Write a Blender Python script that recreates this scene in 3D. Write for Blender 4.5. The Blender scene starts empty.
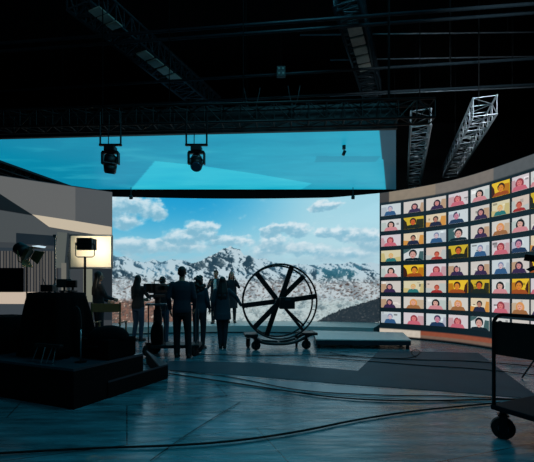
import bpy, bmesh, math, random
from mathutils import Vector, Matrix, noise
random.seed(7)
PI = math.pi
S = bpy.context.scene
COL = S.collection

# ---------------------------------------------------------------- camera
F = 385.0; CXP = 267.0; HY = 288.0; CAMZ = 1.4
cam_d = bpy.data.cameras.new('camera'); cam = bpy.data.objects.new('camera', cam_d); COL.objects.link(cam)
cam.location = (0, 0, CAMZ); cam.rotation_euler = (PI/2, 0, 0)
cam_d.sensor_width = 36; cam_d.lens = 36*F/534; cam_d.shift_y = (HY-231)/534; cam_d.clip_end = 200
cam_d.clip_start = 0.05
S.camera = cam
S.view_settings.view_transform = 'Standard'; S.view_settings.look = 'None'
S.view_settings.exposure = 0; S.view_settings.gamma = 1
S.view_settings.use_curve_mapping = False

def at(px, py, d):                       # point seen at a photo coordinate, d metres away
    return Vector(((px-CXP)/F*d, d, CAMZ+(HY-py)/F*d))
def on_floor(px, py, z=0.0):
    d = (CAMZ-z)*F/(py-HY)
    return Vector(((px-CXP)/F*d, d, z))

# ---------------------------------------------------------------- materials
def lin(c):
    return tuple((x/12.92 if x <= .04045 else ((x+.055)/1.055)**2.4) for x in c)
def rgb(r, g, b): return lin((r/255, g/255, b/255))
MATS = {}
def mat(name, c, rough=.6, metal=0.0, emit=0.0, var=.25, scale=9.0, bump=0.0, spec=.5):
    if name in MATS: return MATS[name]
    m = bpy.data.materials.new(name); m.use_nodes = True
    nt = m.node_tree; b = nt.nodes['Principled BSDF']
    col = rgb(*c)
    b.inputs['Specular IOR Level'].default_value = spec; b.inputs['Roughness'].default_value = rough; b.inputs['Metallic'].default_value = metal
    if emit:
        b.inputs['Base Color'].default_value = (.01, .01, .01, 1)
        b.inputs['Emission Color'].default_value = (*col, 1); b.inputs['Emission Strength'].default_value = emit
    else:
        tc = nt.nodes.new('ShaderNodeTexCoord'); nz = nt.nodes.new('ShaderNodeTexNoise')
        nz.inputs['Scale'].default_value = scale; nz.inputs['Detail'].default_value = 5
        nt.links.new(tc.outputs['Object'], nz.inputs['Vector'])
        mx = nt.nodes.new('ShaderNodeMix'); mx.data_type = 'RGBA'
        mx.inputs[6].default_value = (*[x*(1-var) for x in col], 1); mx.inputs[7].default_value = (*[min(1, x*(1+var)) for x in col], 1)
        nt.links.new(nz.outputs['Fac'], mx.inputs[0]); nt.links.new(mx.outputs[2], b.inputs['Base Color'])
        if bump:
            bp = nt.nodes.new('ShaderNodeBump'); bp.inputs['Strength'].default_value = bump; bp.inputs['Distance'].default_value = .01
            nt.links.new(nz.outputs['Fac'], bp.inputs['Height']); nt.links.new(bp.outputs['Normal'], b.inputs['Normal'])
    MATS[name] = m
    return m
def screen_mat(name, strength):          # LED panel: emits the colours of its picture
    m = bpy.data.materials.new(name); m.use_nodes = True
    nt = m.node_tree; b = nt.nodes['Principled BSDF']
    b.inputs['Base Color'].default_value = (.015, .015, .018, 1); b.inputs['Roughness'].default_value = .5
    a = nt.nodes.new('ShaderNodeAttribute'); a.attribute_name = 'Col'
    nt.links.new(a.outputs['Color'], b.inputs['Emission Color']); b.inputs['Emission Strength'].default_value = strength
    return m

# ---------------------------------------------------------------- mesh helpers
class MB:
    def __init__(s): s.b = bmesh.new(); s.mi = 0
    def _tag(s, fs):
        for f in fs: f.material_index = s.mi
    def box(s, c, size, M=None, bev=0.0):
        r = bmesh.ops.create_cube(s.b, size=1.0); vs = r['verts']
        for v in vs: v.co = Vector((v.co.x*size[0], v.co.y*size[1], v.co.z*size[2]))
        fs = list({f for v in vs for f in v.link_faces}); s._tag(fs)
        if bev:
            es = list({e for v in vs for e in v.link_edges})
            r2 = bmesh.ops.bevel(s.b, geom=es, offset=bev, segments=2, affect='EDGES', profile=.6)
            vs = list({v for f in r2['faces'] for v in f.verts} | {v for v in vs if v.is_valid})
            s._tag(r2['faces'])
        M = M or Matrix.Identity(3)
        for v in vs: v.co = M @ v.co + Vector(c)
        return s
    def cone(s, p, q, r1, r2, seg=12, caps=True):
        p = Vector(p); q = Vector(q); d = q-p
        if d.length < 1e-6: return s
        z = d.normalized(); x = z.orthogonal().normalized(); y = z.cross(x)
        A = [s.b.verts.new(p+(x*math.cos(t)+y*math.sin(t))*r1) for t in [2*PI*i/seg for i in range(seg)]]
        B = [s.b.verts.new(q+(x*math.cos(t)+y*math.sin(t))*r2) for t in [2*PI*i/seg for i in range(seg)]]
        fs = [s.b.faces.new((A[i], A[(i+1) % seg], B[(i+1) % seg], B[i])) for i in range(seg)]
        if caps: fs += [s.b.faces.new(A[::-1]), s.b.faces.new(B)]
        s._tag(fs); return s
    def tube(s, pts, r, seg=8, closed=False):
        pts = [Vector(p) for p in pts]; n = len(pts); rings = []
        up = None
        for i, p in enumerate(pts):
            a = pts[i-1] if (i or closed) else p; c = pts[(i+1) % n] if (i < n-1 or closed) else p
            t = (c-a).normalized()
            if up is None: up = t.orthogonal().normalized()
            up = (up-t*up.dot(t)); up = up.normalized() if up.length > 1e-5 else t.orthogonal().normalized()
            w = t.cross(up)
            rings.append([s.b.verts.new(p+(up*math.cos(2*PI*k/seg)+w*math.sin(2*PI*k/seg))*r) for k in range(seg)])
        fs = []
        for i in range(n if closed else n-1):
            A = rings[i]; B = rings[(i+1) % n]
            fs += [s.b.faces.new((A[k], A[(k+1) % seg], B[(k+1) % seg], B[k])) for k in range(seg)]
        if not closed: fs += [s.b.faces.new(rings[0][::-1]), s.b.faces.new(rings[-1])]
        s._tag(fs); return s
    def ell(s, c, r, M=None, u=14, v=9):
        g = bmesh.ops.create_uvsphere(s.b, u_segments=u, v_segments=v, radius=1.0)
        M = M or Matrix.Identity(3)
        for w in g['verts']: w.co = M @ Vector((w.co.x*r[0], w.co.y*r[1], w.co.z*r[2])) + Vector(c)
        s._tag({f for w in g['verts'] for f in w.link_faces}); return s
    def cap(s, p, q, r1, r2, seg=10):
        s.cone(p, q, r1, r2, seg); s.ell(p, (r1,)*3, u=seg, v=7); s.ell(q, (r2,)*3, u=seg, v=7); return s
    def loft(s, rings, seg=18):          # rings: (x, y, z, rx, ry)
        R = []
        for (x, y, z, rx, ry) in rings:
            R.append([s.b.verts.new((x+rx*math.cos(2*PI*k/seg), y+ry*math.sin(2*PI*k/seg), z)) for k in range(seg)])
        fs = [s.b.faces.new(R[0][::-1]), s.b.faces.new(R[-1])]
        for A, B in zip(R, R[1:]):
            fs += [s.b.faces.new((A[k], A[(k+1) % seg], B[(k+1) % seg], B[k])) for k in range(seg)]
        s._tag(fs); return s
    def poly(s, pts, mi=None):
        f = s.b.faces.new([s.b.verts.new(Vector(p)) for p in pts])
        f.material_index = s.mi if mi is None else mi; return s
    def prism(s, pts, z0, z1):
        A = [s.b.verts.new((p[0], p[1], z0)) for p in pts]; B = [s.b.verts.new((p[0], p[1], z1)) for p in pts]
        n = len(pts); fs = [s.b.faces.new(A[::-1]), s.b.faces.new(B)]
        fs += [s.b.faces.new((A[i], A[(i+1) % n], B[(i+1) % n], B[i])) for i in range(n)]
        s._tag(fs); return s
    def build(s, name, m=None, parent=None, smooth=False, normals=True, remesh=0, sm_iter=0):
        me = bpy.data.meshes.new(name)
        if normals: bmesh.ops.recalc_face_normals(s.b, faces=s.b.faces)
        s.b.to_mesh(me); s.b.free()
        for k in (m if isinstance(m, (list, tuple)) else [m]):
            if k: me.materials.append(k)
        o = bpy.data.objects.new(name, me); COL.objects.link(o)
        if remesh:
            md = o.modifiers.new('r', 'REMESH'); md.mode = 'VOXEL'; md.voxel_size = remesh; md.use_smooth_shade = True
            if sm_iter:
                ms = o.modifiers.new('s', 'SMOOTH'); ms.factor = .5; ms.iterations = sm_iter
            dg = bpy.context.evaluated_depsgraph_get(); dg.update()
            me2 = bpy.data.meshes.new_from_object(o.evaluated_get(dg)); o.modifiers.clear(); old = o.data; o.data = me2
            me2.name = name
            if not me2.materials:
                for k in (m if isinstance(m, (list, tuple)) else [m]): me2.materials.append(k)
            bpy.data.meshes.remove(old)
        if smooth or remesh:
            for p in o.data.polygons: p.use_smooth = True
        if parent: o.parent = parent
        return o
def tag(o, label, cat, group=None):
    o['label'] = label; o['category'] = cat
    if group: o['group'] = group
    return o
def thing(name, label, cat, loc=(0, 0, 0), rz=0.0, group=None):
    o = bpy.data.objects.new(name, None); COL.objects.link(o); o.empty_display_size = .2
    o.location = loc; o.rotation_euler = (0, 0, rz)
    return tag(o, label, cat, group)
def struct(o): o['kind'] = 'structure'; return o
def copy_tree(o, parent=None):
    c = o.copy(); COL.objects.link(c)
    if parent: c.parent = parent
    for ch in list(o.children): copy_tree(ch, c)
    return c
def Rz(a): return Matrix.Rotation(a, 3, 'Z')
def Rx(a): return Matrix.Rotation(a, 3, 'X')
def Ry(a): return Matrix.Rotation(a, 3, 'Y')
def bez(pts, n=10):                      # catmull-rom through points
    P = [Vector(p) for p in pts]; P = [P[0]]+P+[P[-1]]; out = []
    for i in range(1, len(P)-2):
        for k in range(n):
            t = k/n; a, b, c, d = P[i-1:i+3]
            out.append(.5*((2*b)+(c-a)*t+(2*a-5*b+4*c-d)*t*t+(3*b-a-3*c+d)*t**3))
    return out+[P[-2]]

black = mat('black_paint', (16, 18, 20), .5)
blackm = mat('black_metal', (22, 25, 28), .38, .6)
rubber = mat('black_rubber', (14, 14, 15), .8)
cloth_black = mat('black_cloth', (9, 10, 11), .95, spec=.08)
alu = mat('aluminium', (150, 155, 160), .38, .75)
steel = mat('dull_steel', (88, 96, 104), .45, .5)
chrome = mat('chrome', (170, 175, 180), .2, 1.0)
drape = mat('studio_black', (9, 11, 13), .9, spec=.1)

# ---------------------------------------------------------------- the studio shell
def floor_material():
    m = bpy.data.materials.new('studio_floor'); m.use_nodes = True; nt = m.node_tree; N = nt.nodes; L = nt.links
    b = N['Principled BSDF']
    tc = N.new('ShaderNodeTexCoord'); mp = N.new('ShaderNodeMapping'); mp.inputs['Rotation'].default_value = (0, 0, math.radians(-20))
    L.new(tc.outputs['Object'], mp.inputs['Vector'])
    br = N.new('ShaderNodeTexBrick'); br.inputs['Scale'].default_value = 1.0
    br.inputs['Brick Width'].default_value = 2.44; br.inputs['Row Height'].default_value = 1.22
    br.inputs['Mortar Size'].default_value = .006; br.inputs['Color1'].default_value = (*rgb(62, 128, 142), 1); br.inputs['Color2'].default_value = (*rgb(74, 138, 152), 1)
    br.inputs['Mortar'].default_value = (*rgb(24, 30, 34), 1)
    L.new(mp.outputs[0], br.inputs['Vector'])
    n1 = N.new('ShaderNodeTexNoise'); n1.inputs['Scale'].default_value = 2.1; n1.inputs['Detail'].default_value = 8; n1.inputs['Roughness'].default_value = .65
    mp2 = N.new('ShaderNodeMapping'); mp2.inputs['Scale'].default_value = (.5, 2.6, 1); L.new(tc.outputs['Object'], mp2.inputs['Vector']); L.new(mp2.outputs[0], n1.inputs['Vector'])
    mx = N.new('ShaderNodeMix'); mx.data_type = 'RGBA'; mx.blend_type = 'MULTIPLY'; mx.inputs[0].default_value = .85
    cr = N.new('ShaderNodeValToRGB'); cr.color_ramp.elements[0].position = .34; cr.color_ramp.elements[0].color = (.16, .2, .2, 1)
    cr.color_ramp.elements[1].position = .66; cr.color_ramp.elements[1].color = (1.25, 1.25, 1.25, 1)
    L.new(n1.outputs['Fac'], cr.inputs[0]); L.new(br.outputs['Color'], mx.inputs[6]); L.new(cr.outputs[0], mx.inputs[7])
    L.new(mx.outputs[2], b.inputs['Base Color'])
    mr = N.new('ShaderNodeMapRange'); b.inputs['Specular IOR Level'].default_value = .85; mr.inputs['From Min'].default_value = .3; mr.inputs['From Max'].default_value = .7; mr.inputs['To Min'].default_value = .1; mr.inputs['To Max'].default_value = .42
    n2 = N.new('ShaderNodeTexNoise'); n2.inputs['Scale'].default_value = 5; n2.inputs['Detail'].default_value = 6
    L.new(mp2.outputs[0], n2.inputs['Vector']); L.new(n2.outputs['Fac'], mr.inputs['Value']); L.new(mr.outputs[0], b.inputs['Roughness'])
    bp = N.new('ShaderNodeBump'); bp.inputs['Strength'].default_value = .4; bp.inputs['Distance'].default_value = .01
    L.new(n2.outputs['Fac'], bp.inputs['Height']); L.new(bp.outputs[0], b.inputs['Normal'])
    return m
struct(MB().box((0, 7, -.05), (26, 24, .1)).build('floor', floor_material()))
struct(MB().box((0, 7, 9.55), (26, 24, .1)).build('ceiling', drape))
struct(MB().box((0, 18.95, 4.7), (26, .1, 9.6)).build('wall_back', drape))
struct(MB().box((-12.95, 7, 4.7), (.1, 24, 9.6)).build('wall_left', drape))
struct(MB().box((12.95, 7, 4.7), (.1, 24, 9.6)).build('wall_right', drape))
struct(MB().box((0, -4.95, 4.7), (26, .1, 9.6)).build('wall_front', drape))

mats_blue = mat('vinyl_floor_mat', (40, 74, 86), .55, var=.3, scale=2.2, spec=.1)
q = [(166, 361), (262, 363), (358, 371), (379, 349), (476, 351), (560, 412), (520, 397.5), (440, 390.5), (340, 383.5), (250, 374), (166, 369)]
q = [(166, 361), (262, 363), (358, 371), (379, 351), (478, 353), (556, 410), (520, 398), (440, 391), (340, 384), (250, 376), (166, 370)]
tag(MB().prism([on_floor(*p) for p in q], .001, .006).build('floor_mat', mats_blue), 'dark blue vinyl walkway mat laid across the studio floor', 'floor mat')
pale = mat('pale_floor_mat', (104, 148, 160), .25, var=.15, scale=2, spec=.6)
q2 = [(170, 372.5), (250, 378.5), (340, 386.5), (440, 393.5), (520, 400.5), (520, 404.5), (440, 401), (340, 396), (250, 387.5), (170, 377.5)]
tag(MB().prism([on_floor(*p) for p in q2], .001, .005).build('floor_mat', pale), 'narrow pale grey strip of flooring along the near edge of the blue mat', 'floor mat')

# ---------------------------------------------------------------- LED picture surfaces
def lerp(a, b, t): return a+(b-a)*t
def mixc(a, b, t):
    t = max(0, min(1, t)); return tuple(lerp(x, y, t) for x, y in zip(a, b))
def sst(a, b, x):
    t = max(0, min(1, (x-a)/(b-a))); return t*t*(3-2*t)
def interp(tab, x):
    if x <= tab[0][0]: return tab[0][1]
    for (a, ya), (b, yb) in zip(tab, tab[1:]):
        if x <= b: return lerp(ya, yb, (x-a)/(b-a))
    return tab[-1][1]
def fbm(x, y, o=5, z=0.0):
    s = 0; a = .5; f = 1
    for _ in range(o): s += a*noise.noise(Vector((x*f, y*f, z))); a *= .55; f *= 2.1
    return s                                   # about -0.7 .. 0.7
def grid_screen(name, path, z0, z1, nu, nv, fn, strength, parent):
    """path: fn(u)->(x,y); fn(u,v)->linear rgb"""
    me = bpy.data.meshes.new(name); vs = []; fs = []; cs = []
    for j in range(nv+1):
        v = j/nv; z = lerp(z0, z1, v)
        for i in range(nu+1):
            u = i/nu; x, y = path(u); vs.append((x, y, z)); cs.append(fn(u, v))
    for j in range(nv):
        for i in range(nu):
            a = j*(nu+1)+i; fs.append((a, a+1, a+nu+2, a+nu+1))
    me.from_pydata(vs, [], fs)
    ca = me.color_attributes.new('Col', 'FLOAT_COLOR', 'POINT')
    flat = []
    for c in cs: flat += [c[0], c[1], c[2], 1.0]
    ca.data.foreach_set('color', flat)
    me.materials.append(screen_mat(name+'_picture', strength))
    o = bpy.data.objects.new(name, me); COL.objects.link(o); o.parent = parent
    return o

# main screen: snow mountains under a cloudy blue sky.  picture coordinates: c along the screen (112..379), r down (190..322)
ridge = [(112, 252), (119, 254), (126, 258), (134, 257), (142, 261), (150, 263), (158, 259), (166, 262), (176, 259), (186, 260), (196, 263), (204, 260),
         (212, 255), (219, 252), (224, 248), (229, 247), (232, 244), (236, 247), (241, 249), (245, 254), (251, 255), (257, 258), (266, 258), (275, 262), (290, 263),
         (303, 264), (315, 265), (326, 263), (336, 264), (347, 262), (357, 264), (366, 263), (379, 265)]
clouds = [(120, 207, 16, 13), (140, 206, 26, 12), (159, 211, 15, 10), (128, 222, 22, 9), (196, 226, 12, 9), (203, 232, 18, 10), (214, 226, 9, 5), (185, 236, 20, 8), (178, 245, 32, 8),
          (140, 246, 30, 9), (230, 240, 28, 7), (270, 230, 10, 8), (285, 225, 22, 7), (298, 229, 13, 8), (277, 242, 15, 10), (268, 250, 22, 7), (322, 233, 10, 5), (338, 232, 17, 6), (356, 236, 20, 8), (366, 244, 12, 9),
          (316, 208, 8, 5), (325, 205, 14, 5), (334, 204, 10, 3), (305, 250, 28, 8), (340, 254, 32, 7)]
def ridged(x, y, o=5):
    t = 0; a = .5; f = 1; w = 1
    for _ in range(o):
        n = 1-abs(noise.noise(Vector((x*f, y*f, 3.7*f)))); n = n*n*w; t += a*n; w = min(1, n*1.6); a *= .52; f *= 2.05
    return t
def mountain_picture(c, r):
    wob = 1.7*fbm(c*.16, 3.1, 4)
    rl = interp(ridge, c)+wob
    if r < rl:                                        # sky
        t = (r-190)/70; k = sst(150, 330, c)
        top = mixc((26, 152, 204), (156, 206, 222), sst(195, 325, c)); low = mixc((128, 192, 214), (176, 212, 222), k)
        col = mixc(top, low, sst(0, 1, t))
        d = 0; sh = 0
        wx = 13*fbm(c*.055, r*.08, 5, 2.0); wy = 9*fbm(c*.055, r*.08, 5, 9.0)
        for (x, y, a, b) in clouds:
            e = 1-(((c+wx-x)/(a*1.15))**2+((r+wy-y)/(b*1.2))**2)
            if e > 0:
                d = 1-(1-d)*(1-min(1, e*1.2)); sh = max(sh, e*(r+wy*.6-(y-b*.35))/b)
        n = fbm(c*.1, r*.16, 6, 5.0)
        d = sst(.1, .95, d+.75*n)
        white = mixc((216, 228, 234), (128, 178, 200), sst(-.15, .75, sh+.8*fbm(c*.13, r*.18, 5, 1.0)))
        col = mixc(col, white, .9*d)
        haze = sst(228, 262, r)*(.2+.8*sst(-.35, .35, fbm(c*.04, r*.14, 5, 7.0)))
        return rgb(*mixc(col, (160, 192, 206), haze*.75))
    dep = r-rl
    sx, sy = c*.045+.012*r, r*.085-.01*c
    h = ridged(sx, sy, 6); e_ = .03
    gx = (ridged(sx+e_, sy, 6)-ridged(sx-e_, sy, 6))/(2*e_); gy = (ridged(sx, sy+e_, 6)-ridged(sx, sy-e_, 6))/(2*e_)
    lit = gx*.55-gy*.35                                # light from the left, high
    fine = fbm(c*.5, r*.8, 4, 8.0)
    bias = 0
    for (x, y, a, b, w) in [(213, 262, 17, 10, .8), (201, 266, 9, 5, .5), (229, 262, 9, 9, .25), (250, 263, 12, 7, .35), (266, 272, 12, 8, .35), (336, 273, 22, 6, .8), (308, 270, 14, 6, .4), (120, 264, 12, 6, .5),
                            (352, 289, 30, 10, .3), (128, 276, 20, 8, .35), (286, 284, 24, 10, .3), (163, 270, 24, 7, -.6), (240, 278, 14, 9, -.1), (285, 308, 30, 7, -.5), (322, 297, 20, 5, -.2), (175, 284, 30, 6, -.3)]:
        q_ = 1-((c-x)/a)**2-((r-y)/b)**2
        if q_ > 0: bias += w*min(1, q_*1.6)
    k = sst(.12, .5, -lit*.55+fine*.55+bias*.8+.1)
    snow = mixc((180, 200, 209), (104, 146, 168), sst(-.1, .7, -lit+.3*fine))
    dark = mixc((34, 60, 76), (84, 104, 114), sst(-.3, .5, lit*.5+fine))
    if 316 < c < 358 and 266 < r < 281: dark = mixc((36, 88, 106), (70, 118, 132), sst(-.3, .5, lit*.5+fine))
    if r > 274:
        m_ = sst(274, 286, r); sp = sst(.02, .2, fbm(c*.32, r*.55, 5, 21.0)+.12*bias-.03)
        k = lerp(k, sp, .75*m_); dark = mixc(dark, mixc((56, 52, 52), (112, 88, 80), sst(-.3, .3, fine)), m_); snow = mixc(snow, (184, 190, 192), m_*.6)
    far = 1-sst(0, 14, dep)
    if c > 255 or c < 190: snow = mixc(snow, (168, 196, 210), .5*far); dark = mixc(dark, (88, 132, 156), .55*far)
    col = mixc(snow, dark, k)
    n = fbm(c*.11+r*.05, r*.16-c*.03, 6, 11.0)
    if r > 298:                                       # valley: brown scree on the left, snow fields on the right
        t = sst(297, 303, r+4*n)
        br = mixc((118, 78, 62), (62, 54, 50), sst(-.12, .2, fine+n*.6)); br = mixc(br, (204, 180, 160), sst(.1, .4, fbm(c*.3, r*.5, 4, 31.0)+n*.4))
        col = mixc(col, br, .85*t*(1-sst(190, 206, c)))
        fld = mixc((178, 194, 194), (104, 126, 132), sst(-.05, .4, n+.8*fine))
        col = mixc(col, fld, t*sst(198, 212, c)*.8)
    sl = interp([(300, 334), (322, 318), (340, 309), (358, 303), (379, 296)], c)+2.5*fine
    if c > 312 and sl < r < sl+16+.12*(c-312): col = mixc(col, mixc((24, 34, 42), (84, 84, 84), sst(.0, .5, fine)), .92)
    if c > 330 and r > interp([(330, 324), (379, 334)], c): col = (34, 42, 48)
    return rgb(*col)
mainw = thing('led_wall', 'tall main LED wall showing snowy mountains under blue cloudy sky', 'screen')
def main_path(u):
    a = lerp(-.366, .354, u); R = 13.6; return (-.72+R*math.sin(a)*1.0, .25+R*math.cos(a))
Z0, Z1 = .22, 5.35
def main_fn(u, v):
    x, y = main_path(u); z = lerp(Z0, Z1, v)
    return mountain_picture(lerp(112, 379.5, u), HY-(z-CAMZ)*F/13.45)
grid_screen('screen', main_path, Z0, Z1, 420, 230, main_fn, 1.05, mainw)
def wall_shell(path, z0, z1, off, th, n=40):
    mb = MB(); P = [Vector((*path(i/n), 0)) for i in range(n+1)]
    Q = []
    for i, p in enumerate(P):
        t = (P[min(i+1, n)]-P[max(i-1, 0)]).normalized(); nrm = Vector((-t.y, t.x, 0))
        if nrm.y < 0: nrm = -nrm
        Q.append((p+nrm*off, p+nrm*(off+th)))
    for (a, b), (c, d) in zip(Q, Q[1:]):
        V = [mb.b.verts.new(Vector((w.x, w.y, z))) for z in (z0, z1) for w in (a, c, d, b)]
        for f in ((0, 1, 2, 3), (7, 6, 5, 4), (0, 4, 5, 1), (2, 6, 7, 3), (1, 5, 6, 2), (3, 7, 4, 0)): mb.b.faces.new([V[k] for k in f])
    bmesh.ops.remove_doubles(mb.b, verts=mb.b.verts, dist=1e-5)
    return mb
wall_shell(main_path, Z0, Z1+.03, .01, .14).build('cabinet_back', blackm, mainw)
# plinth under the main wall
plin = mat('pale_plinth', (226, 228, 224), .45, var=.1)
def plinth_path(u):
    a = lerp(-.37, .33, u); return (-.75+12.05*math.sin(a), .15+11.9*math.cos(a))
mb = MB(); n = 40
P = [plinth_path(i/n) for i in range(n+1)]; Q = [(-.72+13.9*math.sin(lerp(-.37, .35, i/n)), .25+13.9*math.cos(lerp(-.37, .35, i/n))) for i in range(n+1)]
mb.prism(P+Q[::-1], .03, .218)
pl = thing('stage_platform', 'long low curved pale platform at the foot of the mountain screen', 'stage')
mb.build('deck', plin, pl)
mb = MB(); mb.prism([(p[0], p[1]+.06) for p in P]+[(p[0], p[1]-.04) for p in Q[::-1]], 0, .03); mb.build('base_trim', black, pl)

# right wing: a wall of video call tiles
from bisect import bisect
wing_px = [(379.6, 11.14), (391, 10.95), (413.7, 10.55), (436.2, 10.12), (458.6, 9.65), (480.3, 9.13), (501, 8.62), (520.8, 8.15), (539, 7.75), (560, 7.3)]
wing_pts = bez([((px-CXP)/F*d, d, 0) for px, d in wing_px], 8)
acc = [0]
for a, b in zip(wing_pts, wing_pts[1:]): acc.append(acc[-1]+(b-a).length)
WL = acc[-1]
def wing_path(u):
    s = u*WL; i = min(max(bisect(acc, s)-1, 0), len(acc)-2); t = (s-acc[i])/(acc[i+1]-acc[i]); p = wing_pts[i].lerp(wing_pts[i+1], t); return (p.x, p.y)
def wing_u(px):
    lo, hi = 0, 1
    for _ in range(40):
        m = (lo+hi)/2; x, y = wing_path(m)
        if CXP+F*x/y < px: lo = m
        else: hi = m
    return lo
WZ0, WZ1 = .03, 4.14
ua, ub, uc = wing_u(389), wing_u(436), wing_u(494)
def wing_fn(u, v):
    z = lerp(WZ0, WZ1, v)
    if z > 3.855+.0*u:
        g = 1+.1*fbm(u*40, z*9, 3)
        c = (66, 60, 56) if u < ua else ((140, 126, 108) if u < ub else ((120, 112, 104) if u < uc else (84, 88, 90)))
        return rgb(*[k*g for k in c])
    if .06 < z < .235:
        g = 1+.12*fbm(u*60, z*14, 3)
        return rgb(*[k*g for k in ((206, 194, 178) if u < wing_u_strip else ((142, 76, 54) if z > .13 else (120, 96, 82)))])
    return rgb(11, 26, 33)
wing_u_strip = wing_u(420)
wing = thing('led_wall', 'curved right LED wall filled with rows of video call portraits', 'screen')
grid_screen('screen', wing_path, WZ0, WZ1, 160, 110, wing_fn, .9, wing)
wall_shell(wing_path, WZ0, WZ1+.02, .01, .14).build('cabinet_back', blackm, wing)

TM = {}
def em(c, s=1.0):
    k = tuple(c)+(s,)
    if k not in TM: TM[k] = mat('tile_colour_%d' % len(TM), c, .5, 0, s)
    return TM[k]
SKIN = (206, 150, 128)
# style: background, second bg, hair, top, long hair, face x, face y, scale, skin
STY = {
 'D': ((192, 202, 206), (168, 178, 186), (120, 130, 160), (46, 84, 126), 0, .06, .12, .9, (196, 176, 184)),
 'A': ((198, 192, 186), (176, 146, 118), (40, 26, 44), (52, 34, 70), 1, .12, .02, .95, (190, 130, 128)),
 'B': ((200, 202, 200), (176, 188, 184), (24, 24, 26), (196, 130, 136), 1, -.02, .08, 1.05, (206, 160, 146)),
 'Y': ((222, 184, 44), (176, 112, 16), (58, 26, 14), (150, 70, 22), 0, .1, .06, 1.15, (206, 128, 40)),
 'Z': ((196, 168, 40), (40, 40, 18), (40, 30, 14), (24, 30, 22), 0, -.04, .14, 1.1, (190, 90, 36)),
 'C': ((204, 196, 200), (186, 150, 156), (142, 56, 66), (190, 96, 112), 1, .05, .06, 1.0, (206, 116, 116)),
 'M': ((212, 196, 168), (200, 140, 64), (30, 26, 30), (30, 34, 60), 0, -.02, .08, .9, (170, 120, 100)),
 'E': ((200, 206, 206), (60, 90, 92), (14, 20, 26), (10, 26, 36), 0, -.05, .04, 1.35, (196, 150, 140)),
 'G': ((202, 198, 190), (186, 166, 140), (206, 142, 84), (150, 100, 60), 1, .0, .06, 1.05, (214, 160, 136)),
 'S': ((202, 186, 174), (178, 184, 180), (150, 60, 40), (150, 40, 40), 0, .1, -.22, .85, (196, 96, 76)),
 'T': ((206, 198, 166), (190, 176, 120), (206, 166, 96), (40, 110, 110), 0, -.02, -.05, .85, (214, 176, 130)),
 'P': ((194, 204, 208), (170, 172, 186), (60, 52, 84), (30, 52, 84), 0, .16, .12, 1.1, (186, 126, 146)),
}
ROWS = ['DAACBYCB', 'BZMPATSZ', 'CMDEAGBA', 'TESZDCPM', 'BYCAADAY', 'ATSYZBYC', 'AGBGMCGA', 'DCPCEBAC']
TW, TH = .245, .158                       # half sizes
col_s = [wing_u(p)*WL for p in (391, 413.7, 436.2, 458.6, 480.3, 501, 520.8, 539.5)]
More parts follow.
